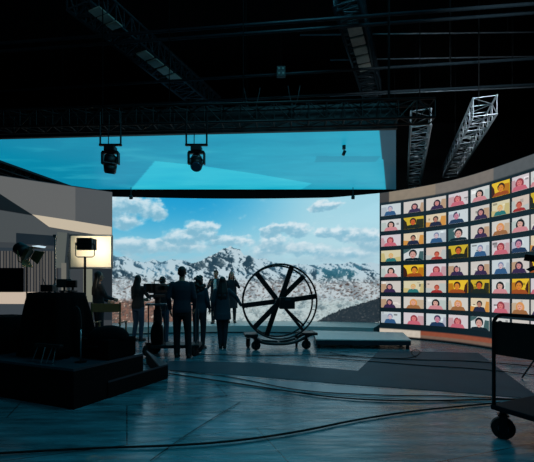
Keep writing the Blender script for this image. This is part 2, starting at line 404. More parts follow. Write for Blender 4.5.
def video_tile(col, row, st, flip):
    bg, bg2, hair, top, lng, fx, fy, sc, skin = STY[st]
    s0 = col_s[col]; pitch = (col_s[min(col+1, 7)]-col_s[max(col-1, 0)])/(min(col+1, 7)-max(col-1, 0)); zc = 3.625-.4375*row; fx *= flip
    tw = pitch*.44; th = TH
    mb = MB(); layer = [0]
    def P(x, y):                           # tile coords -1..1 -> wing surface
        x = max(-1, min(1, x)); y = max(-1, min(1, y))
        u = (s0+x*tw)/WL; px, py = wing_path(min(u, .9999)); qx, qy = wing_path(min(u+.002, 1)); wx, wy = wing_path(u-.002)
        t = Vector((qx-wx, qy-wy, 0)).normalized(); nrm = Vector((t.y, -t.x, 0))
        if nrm.y > 0: nrm = -nrm
        return Vector((px, py, zc+y*th))+nrm*(.006+.0025*layer[0])
    mats = [em(bg), em(bg2), em(hair), em(top), em(skin), em([int(c*.55) for c in skin]), em((180, 60, 70))]
    def blob(mi, pts):
        layer[0] += 1; mb.poly([P(*p) for p in pts], mi)
    def oval(mi, cx, cy, rx, ry, n=14): blob(mi, [(cx+rx*math.cos(2*PI*k/n), cy+ry*math.sin(2*PI*k/n)) for k in range(n)])
    blob(0, [(-1, -1), (1, -1), (1, 1), (-1, 1)])
    e = random.uniform(-.25, .25)
    for k in range(3):                     # furniture and windows behind the speaker
        x0 = random.uniform(-1, .6); y0 = random.uniform(-.6, .6); w_ = random.uniform(.2, .6); h_ = random.uniform(.15, .5); g_ = random.choice((.72, .86, 1.1, 1.16, .6))
        mats.append(em([min(236, int(v*g_)) for v in bg])); blob(len(mats)-1, [(x0, y0), (x0+w_, y0), (x0+w_, y0+h_), (x0, y0+h_)])
    blob(1, [(flip*(.35+e), -1), (flip*1, -1), (flip*1, .5), (flip*(.55+e), .55)])
    if st in 'MTS': blob(1, [(-flip*1, -1), (-flip*.3, -1), (-flip*.35, -.35), (-flip*1, -.2)])
    if st in 'YZ': blob(2, [(-flip*1, -1), (-flip*.55, -1), (-flip*.7, .2), (-flip*1, .8)])
    if st in 'E': blob(1, [(-1, .2), (-.5, .6), (-.2, 1), (-1, 1)])
    sc *= 1.1; ar = th/tw                             # keep heads round
    rx, ry = .40*sc*ar, .42*sc
    if lng: oval(2, fx, fy-.12*sc, rx*1.45, ry*1.55)
    else: oval(2, fx, fy+.1*sc, rx*1.18, ry*1.15)
    b = -1; sh = fy-ry*1.1
    blob(3, [(fx-.85*sc*ar*1.3, b), (fx+.85*sc*ar*1.3, b), (fx+.62*sc*ar*1.3, max(b+.05, sh)), (fx+.2*sc*ar, max(b+.1, sh+.12)), (fx-.2*sc*ar, max(b+.1, sh+.12)), (fx-.62*sc*ar*1.3, max(b+.05, sh))])
    oval(4, fx, fy-.05*sc, rx*.85, ry*.95)
    oval(5, fx-rx*.36, fy+.03, rx*.16, ry*.10, 8); oval(5, fx+rx*.36, fy+.03, rx*.16, ry*.10, 8)
    oval(6, fx, fy-ry*.62, rx*.3, ry*.1, 8)
    if lng: blob(2, [(fx-rx*.95, fy+.1), (fx-rx*.5, fy+ry*.95), (fx+rx*.5, fy+ry*.95), (fx+rx*.95, fy+.1), (fx+rx*.3, fy+ry*.55), (fx-rx*.4, fy+ry*.6)])
    mb.build('video_tile', mats, wing, normals=False)
for r_, line in enumerate(ROWS):
    for c_, st in enumerate(line): video_tile(c_, r_, st, 1 if (r_*3+c_) % 3 else -1)

# plinth of the right wing: pale lip then a warm wooden lip
warm = mat('warm_wood_plinth', (168, 92, 58), .5, var=.2); lipw = mat('cream_plinth', (214, 196, 176), .5, var=.08)
def off_path(u, d):
    x, y = wing_path(u); a, b = wing_path(max(0, u-.01)), wing_path(min(1, u+.01)); t = Vector((b[0]-a[0], b[1]-a[1], 0)).normalized(); nr = Vector((t.y, -t.x, 0))
    if nr.y > 0: nr = -nr
    return (x+nr.x*d, y+nr.y*d)
us = [i/30 for i in range(31)]
wp = thing('stage_plinth', 'thin dark base rail along the floor under the video call wall', 'stage')
MB().prism([off_path(u, .05) for u in us]+[off_path(u, -.2) for u in us[::-1]], 0, .03).build('base_rail', black, wp)

# left wing: flat LED wall showing a grey building
LA, LB = Vector((-7.9, 8.3, 0)), Vector((-4.42, 11.0, 0))
LD = (LB-LA).normalized(); LN = Vector((LD.y, -LD.x, 0))
lw = thing('led_wall', 'left LED wall wing showing a grey building with a corrugated shutter', 'screen')
def on_left(px, py, k=0):
    D = Vector(((px-CXP)/F, 1, 0)); t = (LA.x*LD.y-LA.y*LD.x)/(D.x*LD.y-D.y*LD.x)
    p = D*t; return Vector((p.x, p.y, CAMZ+(HY-py)/F*t))+LN*.004*k
lmb = MB(); lm = []
def lpoly(c, pts, k, s=1.0): lm.append(em(c, s)); lmb.poly([on_left(x, y, k) for x, y in pts], len(lm)-1)
def whole(z0, z1): return [LA+Vector((0, 0, z0)), LB+Vector((0, 0, z0)), LB+Vector((0, 0, z1)), LA+Vector((0, 0, z1))]
lm.append(em((58, 62, 66))); lmb.poly(whole(.22, 4.14), 0)
lpoly((98, 98, 97), [(-60, 167.4), (0, 176.1), (76, 187.4), (76, 222.5), (34, 215.5), (-12, 187), (-60, 169)], 2)
lpoly((78, 80, 82), [(75.3, 187.3), (112, 192.4), (112, 227), (75.3, 222)], 3)
lpoly((16, 19, 22), [(-60, 169), (-12, 187), (0, 194), (33, 215.5), (0, 210), (-60, 200)], 4)
lpoly((196, 182, 160), [(32, 214.5), (75, 221), (111.5, 227), (111.5, 237), (75, 231.5), (49, 227)], 5)
lpoly((72, 76, 78), [(-60, 205), (0, 210.5), (33, 216), (49, 227.3), (80, 233), (80, 245), (-60, 240)], 4)
lpoly((24, 32, 40), [(16, 233), (57, 236), (57, 246), (16, 244)], 6)
lpoly((198, 222, 236), [(31.5, 246), (38, 245.4), (46, 246.6), (45, 248), (36, 248.3)], 8)
lpoly((44, 52, 60), [(-60, 246), (58, 249), (58, 253), (-60, 250.5)], 6)
for i in range(26):                                   # corrugated shutter
    x = -20+i*3.0; g = .85+.3*((i*7) % 5)/5
    cc = [int(v*g) for v in (88, 84, 80)]
    lpoly(cc, [(x, 251), (x+1.7, 251), (x+1.7, 292), (x, 292)], 7)
    lpoly((40, 42, 46), [(x+1.7, 251), (x+3, 251), (x+3, 292), (x+1.7, 292)], 7)
lpoly((196, 178, 160), [(-60, 291.5), (39, 292), (39, 304), (-60, 303.5)], 8)
lpoly((60, 66, 72), [(-60, 304), (70, 304), (70, 330), (-60, 330)], 8)
lpoly((86, 90, 86), [(57, 232), (67, 233), (64, 268), (54, 268)], 9)
lpoly((40, 46, 50), [(67, 233), (70, 234), (70, 300), (64, 300), (64, 268)], 9)
lpoly((120, 122, 108), [(83, 266), (92, 266), (92, 302), (83, 302)], 9)
lpoly((108, 106, 98), [(61, 263), (66, 263), (66, 292), (61, 292)], 10)
lpoly((32, 38, 44), [(92, 237), (111.5, 237.5), (111.5, 320), (92, 320)], 9)
lmb.build('screen', lm, lw, normals=False)
mb = MB(); mb.b.verts
A, B = LA-LN*.02, LB-LN*.02
V = [A, B, B-LN*.14, A-LN*.14]; mb.prism([(v.x, v.y) for v in V], .22, 4.16); mb.build('cabinet_back', blackm, lw)
mb = MB(); V = [LA+LN*.35, LB+LN*.35, LB-LN*.2, LA-LN*.2]; mb.prism([(v.x, v.y) for v in V], 0, .215)
tag(mb.build('stage_plinth', mat('grey_plinth', (110, 112, 112), .5)), 'grey plinth under the left LED wing, behind the light stands', 'stage')

# ---------------------------------------------------------------- LED ceiling
CZ = 4.6
def on_ceil(px, py, z=CZ):
    d = (z-CAMZ)*F/(HY-py); return Vector(((px-CXP)/F*d, d, z))
lc = thing('led_ceiling', 'large suspended LED ceiling glowing cyan above the stage', 'screen', (0, 0, 0))
NL, NR, FR, FL = on_ceil(-54, 140.2), on_ceil(396, 129.5), on_ceil(396, 189), on_ceil(82, 189)
MB().prism([(p.x, p.y) for p in (NL, NR, FR, FL)], CZ, CZ+.3).build('panel_housing', black, lc)
def ceil_grid(nu, nv):
    me = bpy.data.meshes.new('screen'); vs = []; fs = []; cs = []
    e0, e1 = on_ceil(380, 131), on_ceil(385.5, 188)
    ice = [on_ceil(*p) for p in ((130, 190), (155, 160.5), (200, 165), (260, 174), (312, 183), (298, 191))]
    def inside(p):
        c = False
        for a, b in zip(ice, ice[1:]+ice[:1]):
            if (a.y > p.y) != (b.y > p.y) and p.x < (b.x-a.x)*(p.y-a.y)/(b.y-a.y)+a.x: c = not c
        return c
    for j in range(nv+1):
        for i in range(nu+1):
            u = i/nu; v = j/nv
            p = NL.lerp(NR, u).lerp(FL.lerp(FR, u), v); p.z = CZ-.012
            vs.append(p)
            edge = e0.x+(e1.x-e0.x)*(p.y-e0.y)/(e1.y-e0.y)
            n = fbm(p.x*.5, p.y*1.6, 5, 3.0); f2 = fbm(p.x*2.2, p.y*7, 4, 6.0)
            if p.x > edge: c = (18, 58+6*n, 74+8*n)
            elif inside(p): c = mixc((14, 170, 200), (56, 192, 212), .5+n*.8)
            else:
                c = mixc((6, 134, 168), (24, 158, 186), sst(-6, 3, p.x)+.9*n+.2*f2)
                c = mixc(c, (60, 168, 190), sst(.05, .5, n)*.5)
                if 1.2 < p.x < 3.0 and 9.3 < p.y < 9.75 and p.x < 2.75: c = mixc(c, (16, 128, 158), .6)
            cs.append(rgb(*c))
    for j in range(nv):
        for i in range(nu):
            a = j*(nu+1)+i; fs.append((a, a+nu+1, a+nu+2, a+1))
    me.from_pydata(vs, [], fs)
    ca = me.color_attributes.new('Col', 'FLOAT_COLOR', 'POINT'); flat = []
    for c in cs: flat += [*c, 1.0]
    ca.data.foreach_set('color', flat); me.materials.append(screen_mat('ceiling_picture', 1.0))
    o = bpy.data.objects.new('screen', me); COL.objects.link(o); o.parent = lc
ceil_grid(360, 150)
def slab(p, q, z0, z1, th, name, m, par):
    d = (q-p).normalized(); n = Vector((-d.y, d.x, 0))*th/2
    MB().prism([(v.x, v.y) for v in (p-n, q-n, q+n, p+n)], z0, z1).build(name, m, par)
fasc = mat('fascia_black', (7, 11, 16), .6)
slab(NL+Vector((0, -.05, 0)), NR+Vector((0, -.05, 0)), CZ-.015, CZ+.5, .08, 'front_fascia', fasc, lc)
slab(NL+Vector((-.05, 0, 0)), FL+Vector((-.05, 0, 0)), CZ-.06, CZ+.35, .08, 'side_fascia', fasc, lc)
# far valance with a slightly sagging lower hem
mb = MB(); n = 24
va = [FL.lerp(FR, i/n) for i in range(n+1)]
for i in range(n):
    a, b = va[i]+Vector((0, .06, 0)), va[i+1]+Vector((0, .06, 0)); ha = .20+.09*math.sin(PI*i/n)-.14*max(0, i/n-.8)*5; hb = .20+.09*math.sin(PI*(i+1)/n)-.14*max(0, (i+1)/n-.8)*5
    V = [mb.b.verts.new(Vector((w.x, w.y+dy, z))) for dy in (0, .04) for (w, z) in ((a, CZ-ha), (b, CZ-hb), (b, CZ+.2), (a, CZ+.2))]
    for f in ((0, 1, 2, 3), (7, 6, 5, 4), (0, 4, 5, 1), (2, 6, 7, 3)): mb.b.faces.new([V[k] for k in f])
bmesh.ops.remove_doubles(mb.b, verts=mb.b.verts, dist=1e-5); mb.build('black_valance', cloth_black, lc)
for p in (NL, NR, FR, FL, NL.lerp(NR, .5), FL.lerp(FR, .5)):
    MB().tube([(p.x*.97, p.y+(.25 if p.y < 10 else -.25), CZ+.3), (p.x*.97, p.y+(.25 if p.y < 10 else -.25), 9.5)], .012, 6).build('suspension_cable', drape, lc)

# ---------------------------------------------------------------- trusses and roof steel
def truss(label, p, q, w, h, m, bays, hang=(), group=None, cat='truss', chord=.024, name='lighting_truss', web=.011):
    p = Vector(p); q = Vector(q); d = (q-p); L = d.length; t = d.normalized(); s = t.cross(Vector((0, 0, 1))).normalized(); up = s.cross(t)
    r = thing(name, label, cat, p, 0, group)
    cs = [s*(a*w/2)+up*(b*h/2) for a, b in ((-1, -1), (1, -1), (1, 1), (-1, 1))]
    for c in cs: MB().tube([c, c+d], chord, 8).build('chord', m, r, True)
    mb = MB()
    for i in range(bays+1):
        o = t*(L*i/bays)
        for k in range(4): mb.cone(cs[k]+o, cs[(k+1) % 4]+o, web, web, 6, False)
        if i < bays:
            o2 = t*(L*(i+1)/bays)
            for k in range(4):
                a, b = (cs[k]+o, cs[(k+1) % 4]+o2) if (i+k) % 2 else (cs[(k+1) % 4]+o, cs[k]+o2)
                mb.cone(a, b, web, web, 6, False)
    mb.build('lattice', m, r, True)
    for f in hang:
        o = t*(L*f)+up*(h/2); MB().tube([o, o+Vector((0, 0, 9.5-(p+o).z))], .012, 6).build('hoist_chain', drape, r)
    return r
AX = Vector(((400-CXP)/F, 1, 0)).normalized()
truss('aluminium box truss running away beside the right edge of the cyan ceiling', at(421, 118, 9.0), at(413.5, 185, 14.6), .44, .38, alu, 14, (.1, .6))
truss('free hanging aluminium box truss high above the video call wall', at(485, 106, 8.4), at(450.5, 171, 13.3), .46, .4, alu, 12, (.12, .8))
dark = mat('blackened_steel', (9, 12, 15), .6, .1)
dim = mat('dark_steel', (28, 42, 50), .5, .3)
truss('black box truss running back along the left edge of the cyan ceiling', NL+Vector((-.32, 0, -.02)), FL+Vector((-.32, 0, -.02)), .3, .3, dark, 18, (.2, .8))
truss('black box truss running along the front edge of the cyan ceiling', (-7.0, 8.0, CZ+.22), (3.2, 7.45, CZ+.22), .3, .36, dark, 30, (.08, .36, .64, .92))
def girder(label, px0, py0, px1, py1, z, w):
    d0 = (z-CAMZ)*F/(HY-py0); d1 = (z-CAMZ)*F/(HY-py1)
    p = Vector(((px0-CXP)/F*d0, d0, z)); q = Vector(((px1-CXP)/F*d1, d1, z))
    return truss(label, p, q, w, .45, dim, 22, (.06, .36, .66, .95), cat='roof girder', name='roof_girder', chord=.04, web=.022)
g1 = girder('roof girder crossing the upper left of the dark roof', 78, -6, 212, 106, 7.4, .62)
g2 = girder('roof girder near the middle top, to the right of the hanging cables', 346, -8, 372, 90, 7.4, .5)
wood = mat('catwalk_plank', (200, 186, 170), .7)
for g, a, b in ((g1, (93, 4), (118, 25)), (g1, (140, 48), (178, 78)), (g2, (354, 22), (366, 68))):
    d0 = (7.2-CAMZ)*F/(HY-a[1]); d1 = (7.2-CAMZ)*F/(HY-b[1])
    p = Vector(((a[0]-CXP)/F*d0, d0, 7.12)); q = Vector(((b[0]-CXP)/F*d1, d1, 7.12)); t = (q-p).normalized(); s = Vector((-t.y, t.x, 0))
    mb = MB(); L = (q-p).length; k = max(3, int(L/.32))
    for i in range(k):
        c = p+t*(L*(i+.5)/k); mb.box(c-g.location, (L/k*.8, .3, .03), Rz(math.atan2(t.y, t.x)))
    mb.build('walkway_planks', wood, g)
pipes = [(44, 3, 7.0, 'front most roof pipe, sloping across the top of the picture'), (52, 12, 7.05, 'roof pipe close beneath the topmost pipe'), (92, 58, 6.8, 'roof pipe crossing the dark roof below the two upper pipes'),
         (112, 84, 6.5, 'roof pipe with cables looped from it, above the cyan ceiling')]
for k, (ya, yb, z, lab) in enumerate(pipes):
    d0 = (z-CAMZ)*F/(HY-ya); d1 = (z-CAMZ)*F/(HY-yb)
    p = Vector(((-10-CXP)/F*d0, d0, z)); q = Vector(((545-CXP)/F*d1, d1, z))
    r = thing('roof_pipe', lab, 'pipe', p)
    MB().tube([(0, 0, 0), q-p], .035, 8).build('pipe_run', dim, r, True)
    for f in (.15, .5, .85): MB().tube([(q-p)*f, (q-p)*f+Vector((0, 0, 9.5-p.z))], .012, 6).build('hanger_rod', drape, r)
for k, (y, xa, xb, dy, z, lab) in enumerate([(35, 300, 560, -3, 7.8, 'thin roof conduit highest of three above the right side'), (60, 330, 560, -4, 7.6, 'thin roof conduit second of three above the right side'),
                                             (96, 330, 560, -10, 6.6, 'thin roof conduit lowest of three, above the hanging truss')]):
    d0 = (z-CAMZ)*F/(HY-y); d1 = (z-CAMZ)*F/(HY-y-dy)
    p = Vector(((xa-CXP)/F*d0, d0, z)); q = Vector(((xb-CXP)/F*d1, d1, z)); r = thing('roof_conduit', lab, 'pipe', p)
    MB().tube([(0, 0, 0), q-p], .018, 6).build('conduit', steel, r, True)
    for f in (.2, .8): MB().tube([(q-p)*f, (q-p)*f+Vector((0, 0, 9.5-p.z))], .008, 6).build('hanger_rod', drape, r)
# swags of cable from the looped pipe
for k, (px, w, drop) in enumerate([(252, 16, 24), (294, 12, 20)]):
    pts = [at(px-w/2+w*t, 88-(px-252)*.05+drop*4*t*(1-t), 9.9) for t in [i/14 for i in range(15)]]
    tag(MB().tube(pts, .012, 6).build('hanging_cable', mat('grey_cable', (60, 68, 72), .6)), ['wide', 'narrow'][k]+' loop of cable hanging from a roof pipe, '+['left', 'right'][k]+' of two', 'cable')
# small socket box on the roof pipe
r = thing('socket_box', 'small roof socket box with four pale outlets', 'socket box', at(281, 72, 9.6))
MB().box((0, 0, 0), (.22, .1, .26), bev=.01).build('box_shell', black, r)
for a in (-1, 1):
    for b in (-1, 1): MB().box((a*.05, -.055, b*.06), (.05, .02, .05)).build('outlet', mat('outlet_pale', (120, 126, 120), .5), r)
MB().tube([(0, 0, .13), (0, 0, 9.5-r.location.z)], .01, 6).build('hanger_rod', drape, r)

# ---------------------------------------------------------------- hanging moving head spotlights
def moving_head(px, py, d, label, tilt):
    c = at(px, py, d); r = thing('moving_head_light', label, 'stage light', c, 0, None)
    top = (at(px, 131, d)-c).z; bar = (at(px, 145, d)-c).z
    MB().tube([(-.19, 0, bar), (-.19, 0, top+.35)], .017, 8).build('hanging_rod', blackm, r); MB().tube([(.19, 0, bar), (.19, 0, top+.35)], .017, 8).build('hanging_rod', blackm, r)
    MB().box((0, 0, bar), (.42, .05, .04), bev=.008).build('cross_bar', blackm, r)
    MB().box((0, 0, bar-.08), (.2, .16, .1), bev=.02).cone((-.06, 0, bar), (-.06, 0, bar-.05), .02, .02).cone((.06, 0, bar), (.06, 0, bar-.05), .02, .02).build('base', black, r)
    y = MB().box((0, 0, bar-.14), (.3, .1, .05), bev=.015)
    y.box((-.145, 0, bar-.25), (.035, .1, .22), bev=.012).box((.145, 0, bar-.25), (.035, .1, .22), bev=.012); y.build('yoke', black, r)
    T = Rx(tilt[0]) @ Ry(tilt[1]); o = Vector((0, 0, bar-.3))
    h = MB()
    for (z0, r0, z1, r1) in ((.13, .06, .09, .105), (.09, .105, -.08, .12), (-.08, .12, -.2, .105)): h.cone(o+T @ Vector((0, 0, z0)), o+T @ Vector((0, 0, z1)), r0, r1, 18)
    hd = h.build('lamp_head', black, r, True)
    MB().cone(o+T @ Vector((0, 0, -.2)), o+T @ Vector((0, 0, -.225)), .1, .09, 18).build('lens', mat('lens_glass', (60, 90, 110), .1, .3), hd)
    MB().tube([o+T @ Vector((.126*math.cos(t), .126*math.sin(t), -.03)) for t in [2*PI*i/20 for i in range(20)]], .008, 6, True).build('trim_ring', mat('trim_grey', (120, 130, 138), .4), hd)
    MB().tube(bez([(-.03, 0, top+.3), (-.05, .03, (top+bar)/2), (-.04, 0, bar-.05)], 6), .009, 6).build('power_cable', rubber, r)
moving_head(110.5, 157, 7.15, 'left of two black moving head lights hanging from the cyan ceiling edge', (.25, .15))
moving_head(196.5, 156, 7.15, 'right of two black moving head lights hanging from the cyan ceiling edge', (-.75, -.1))
c = at(344, 153, 8.6); r = thing('hanging_sensor', 'small black tracking sensor dangling on a wire below the cyan ceiling', 'sensor', c)
MB().box((0, 0, 0), (.07, .07, .11), Ry(.4), .012).build('sensor_body', black, r)
MB().tube([(0, 0, .05), (.0, 0, CZ-.015-c.z)], .007, 6).build('wire', black, r); MB().cone((.0, 0, CZ-.1-c.z), (0, 0, CZ-.015-c.z), .04, .04, 10).build('clamp', black, r)
for px, lab in ((131, 'left'), (353, 'right')):
    c = at(px, 196.5, 12.2); c.z = 4.27
    r = thing('tracking_camera', 'tiny black tracking camera under the valance at the '+lab+' end of the mountain screen top', 'camera', c)
    MB().box((0, 0, 0), (.1, .1, .1), Rx(.5), .015).build('camera_body', black, r); MB().cone((0, -.05, -.03), (0, -.1, -.06), .03, .025).build('lens', blackm, r)
    MB().tube([(0, 0, .03), (0, 0, CZ-.012-c.z)], .012, 6).build('bracket', black, r)

# ---------------------------------------------------------------- low white platform on the right
dk = mat('platform_top', (196, 204, 202), .4, var=.1); sd = mat('platform_side', (34, 48, 58), .5)
a, b = on_floor(316, 348.5), on_floor(411, 349.5); cR, dL = on_floor(403, 340.5, 0), on_floor(313, 338, 0)
r = thing('low_platform', 'low rectangular platform with pale top beside the big wheel', 'stage')
MB().prism([(p.x, p.y) for p in (a, b, cR, dL)], .09, .19).build('side_frame', sd, r)
MB().prism([(p.x, p.y) for p in (a, b, cR, dL)], .19, .215).build('top_board', dk, r)
for p in (a, b, cR, dL):
    cc = (a+b+cR+dL)/4; w = p.lerp(cc, .06); MB().cone((w.x, w.y, 0), (w.x, w.y, .09), .04, .04).build('foot', black, r)

# ---------------------------------------------------------------- the big wheel
D = 8.85; c = on_floor(279, 348.2); R = .855
wz = CAMZ+(HY-301.5)/F*D
r = thing('large_wheel', 'tall black spoked wheel standing in a rolling cradle before the mountain screen', 'wheel', (c.x, c.y, 0), .13)
wm = mat('wheel_black', (17, 21, 25), .45)
def circ(rad, y, n=64): return [(rad*math.cos(2*PI*i/n), y, wz+rad*math.sin(2*PI*i/n)) for i in range(n)]
for y, q_ in ((-.17, R), (.17, R-.02)): MB().tube(circ(q_, y), .022, 8, True).build('rim', wm, r, True)
mb = MB()
for i in range(16):
    t = 2*PI*(i+.4)/16; mb.cone((R*math.cos(t), -.17, wz+R*math.sin(t)), ((R-.02)*math.cos(t), .17, wz+(R-.02)*math.sin(t)), .009, .009, 6)
mb.build('rim_crossbars', wm, r)
for k, deg in enumerate((128, 71, 44, 8, 187, 225, 251, 309)):
    t = math.radians(deg); dv = Vector((math.cos(t), 0, math.sin(t))); pv = Vector((-math.sin(t), 0, math.cos(t)))
    mb = MB(); rot = Ry(-t); yy = -.12 if k % 2 else .12
    mb.box(Vector((0, yy, wz))+dv*(R*.5+.04), (R-.06, .035, .118 if k != 7 else .07), rot, .008)
    if k == 7: mb.box(Vector((0, -yy, wz))+Vector((math.cos(t+.13), 0, math.sin(t+.13)))*(R*.5+.04), (R-.08, .03, .045), Ry(-t-.13), .008)
    mb.build('spoke', wm, r)
MB().cone((0, -.17, wz), (0, .17, wz), .09, .09, 20).cone((0, -.19, wz), (0, .19, wz), .05, .05, 16).build('hub', wm, r)
hb = MB().box((.15, -.2, wz-.03), (.34, .2, .27), bev=.015).build('hub_box', black, r)
MB().box((.15, -.305, wz+.05), (.12, .01, .05)).build('box_label', mat('label_grey', (44, 54, 62), .6), hb)
fr = MB()
for y in (-.2, .2):
    pts = [(-.78, y, .34), (-.6, y, .28), (-.42, y, .17), (-.15, y, .13), (.15, y, .13), (.42, y, .19), (.6, y, .28), (.8, y, .36)]
    fr.tube(bez(pts, 5), .034, 8)
for x, z in ((-.74, .33), (.76, .34), (0, .13), (-.42, .17), (.42, .19)): fr.cone((x, -.22, z), (x, .22, z), .024, .024, 8)
fr.build('cradle_frame', wm, r, True)
MB().box((-.66, 0, .33), (.3, .5, .06), bev=.01).build('cradle_bracket', wm, r); MB().box((.68, 0, .345), (.36, .5, .06), bev=.01).build('cradle_bracket', wm, r)
def caster(x, y, par, rad=.1, z1=.3, w=.045, rz=0.0):
    M = Rz(rz); o = Vector((x, y, 0)); ax = M @ Vector((0, 1, 0))
    cw = MB().cone(o+Vector((0, 0, rad))-ax*w/2, o+Vector((0, 0, rad))+ax*w/2, rad, rad, 22).build('caster_wheel', rubber, par, False)
    MB().cone(o+Vector((0, 0, rad))-ax*(w/2+.004), o+Vector((0, 0, rad))+ax*(w/2+.004), rad*.45, rad*.45, 16).build('wheel_hub', steel, cw)
    f = MB()
    for sgn in (-1, 1): f.box(o+ax*sgn*(w/2+.013)+Vector((0, 0, rad+(rad*.55+.02)/2)), (rad*.7, .012, rad*1.2+.03), M, .003)
    f.box(o+Vector((0, 0, rad*2.1+.01)), (rad*.9, w+.04, .014), M); f.cone(o+Vector((0, 0, rad*2.1)), o+Vector((0, 0, z1)), rad*.3, rad*.3, 12)
    f.build('caster_fork', blackm, par)
for x, y, rz in ((-.56, -.2, .2), (-.7, .22, 1.2), (.6, -.2, .1), (.46, .22, 1.4)): caster(x, y, r, .105, .31, .05, rz)

# ---------------------------------------------------------------- platform trolley in the right foreground
O = Vector((2.10, 3.62, 0)); ex = Vector((.43, -.9, 0)).normalized(); ey = Vector((.9, .43, 0)).normalized()
ang = math.atan2(ex.y, ex.x)
r = thing('platform_trolley', 'black flatbed trolley with a tall panelled push handle, standing in the right foreground', 'trolley', O, ang)
W_, L_ = .75, 1.25                                # local x across the handle, local y along the bed
MB().box((W_/2, L_/2, .285), (W_, L_, .05), bev=.01).build('bed', mat('trolley_bed', (20, 30, 38), .65, spec=.15), r)
h0 = -.0; hz = 1.155
pts = [(.02, .02, .29), (.02, .02, 1.06)]+[(.02+.09*(1-math.cos(t)), .02, 1.065+.09*math.sin(t)) for t in [PI/2*i/6 for i in range(7)]]
pts += [(W_-.02-.09*(1-math.cos(t)), .02, 1.065+.09*math.sin(t)) for t in [PI/2*(6-i)/6 for i in range(7)]]+[(W_-.02, .02, .29)]
MB().tube(pts, .017, 10).build('push_handle', blackm, r, True)
MB().box((W_/2, .02, .935), (W_-.06, .012, .31), bev=.004).build('handle_panel', black, r)
for x, y, z in ((.075, .07, 0), (W_-.11, .12, 0), (.11, L_-.12, 0), (W_-.11, L_-.12, 0)): caster(x, y, r, .1, .265, .05, .7)

# ---------------------------------------------------------------- spotlight at the right edge of frame
c = at(531, 263, 5.6)
r = thing('stage_spotlight', 'black spotlight on a stand, half out of the frame in front of the portrait wall', 'stage light', (c.x+.32, c.y, 0))
z = c.z
MB().cone((-.02, 0, z), (-.24, -.05, z+.03), .1, .085, 18).cone((.1, .02, z-.01), (-.02, 0, z), .07, .1, 18).build('lamp_head', black, r, True)
mb = MB()
for k in range(4):
    t = PI/2*k+.4; u = Vector((0, math.cos(t), math.sin(t))); v = Vector((0, -math.sin(t), math.cos(t))); o = Vector((-.25, -.05, z+.03))
    mb.box(o+u*.12+Vector((-.05, 0, 0)), (.13, .1, .006), Matrix((Vector((1, 0, 0)), v, u)).transposed() @ Ry(.5))
mb.build('barn_doors', blackm, r)
MB().tube([(0, -.13, z), (0, -.13, z-.14), (0, 0, z-.2), (0, .13, z-.14), (0, .13, z)], .012, 8).build('yoke', blackm, r)
MB().cone((0, 0, z-.2), (0, 0, .55), .016, .016, 10).cone((0, 0, .9), (0, 0, .3), .022, .022, 10).build('stand_pole', blackm, r)
for k in range(3):
    t = 2*PI*k/3; MB().cone((0, 0, .75), (.42*math.cos(t), .42*math.sin(t), .012), .012, .012, 8).build('leg', blackm, r)

# ---------------------------------------------------------------- black risers on the left
RA = Vector((-.917, .4, 0)).normalized(); RB = Vector((.4, .917, 0)).normalized(); RC = Vector((-2.22, 4.42, 0))
def rp(a, b, z=0.0): p = RC+RA*a+RB*b; return Vector((p.x, p.y, z))
ra = math.atan2(-RA.y, -RA.x)
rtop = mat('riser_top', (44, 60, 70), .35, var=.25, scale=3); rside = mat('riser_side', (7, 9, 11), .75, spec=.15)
def riser(a0, a1, b0, b1, zt, label):
    r = thing('stage_riser', label, 'stage', rp(a0, b0))
    o = rp(a0, b0)
    def pr(z0, z1, m, nm): MB().prism([(v.x-o.x, v.y-o.y) for v in (rp(a0, b0), rp(a1, b0), rp(a1, b1), rp(a0, b1))], z0, z1).build(nm, m, r)
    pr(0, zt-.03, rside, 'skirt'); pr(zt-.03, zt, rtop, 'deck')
    return r
riser(0, 2.6, 0, 1.15, .47, 'tall black staging riser in the left foreground, nearest the camera')
# lower step behind / right
s0, s1, s2, s3 = on_floor(124, 389.5), on_floor(168, 378.5), on_floor(146, 362), on_floor(92, 366)
o = s1
r = thing('stage_riser', 'low black step at the right end of the tall riser', 'stage', o)
sp = [(v.x-o.x, v.y-o.y) for v in (rp(-.012, .5), s1, s2, rp(-.012, 1.5))]
MB().prism(sp, 0, .2).build('skirt', rside, r); MB().prism(sp, .2, .225).build('deck', rtop, r)

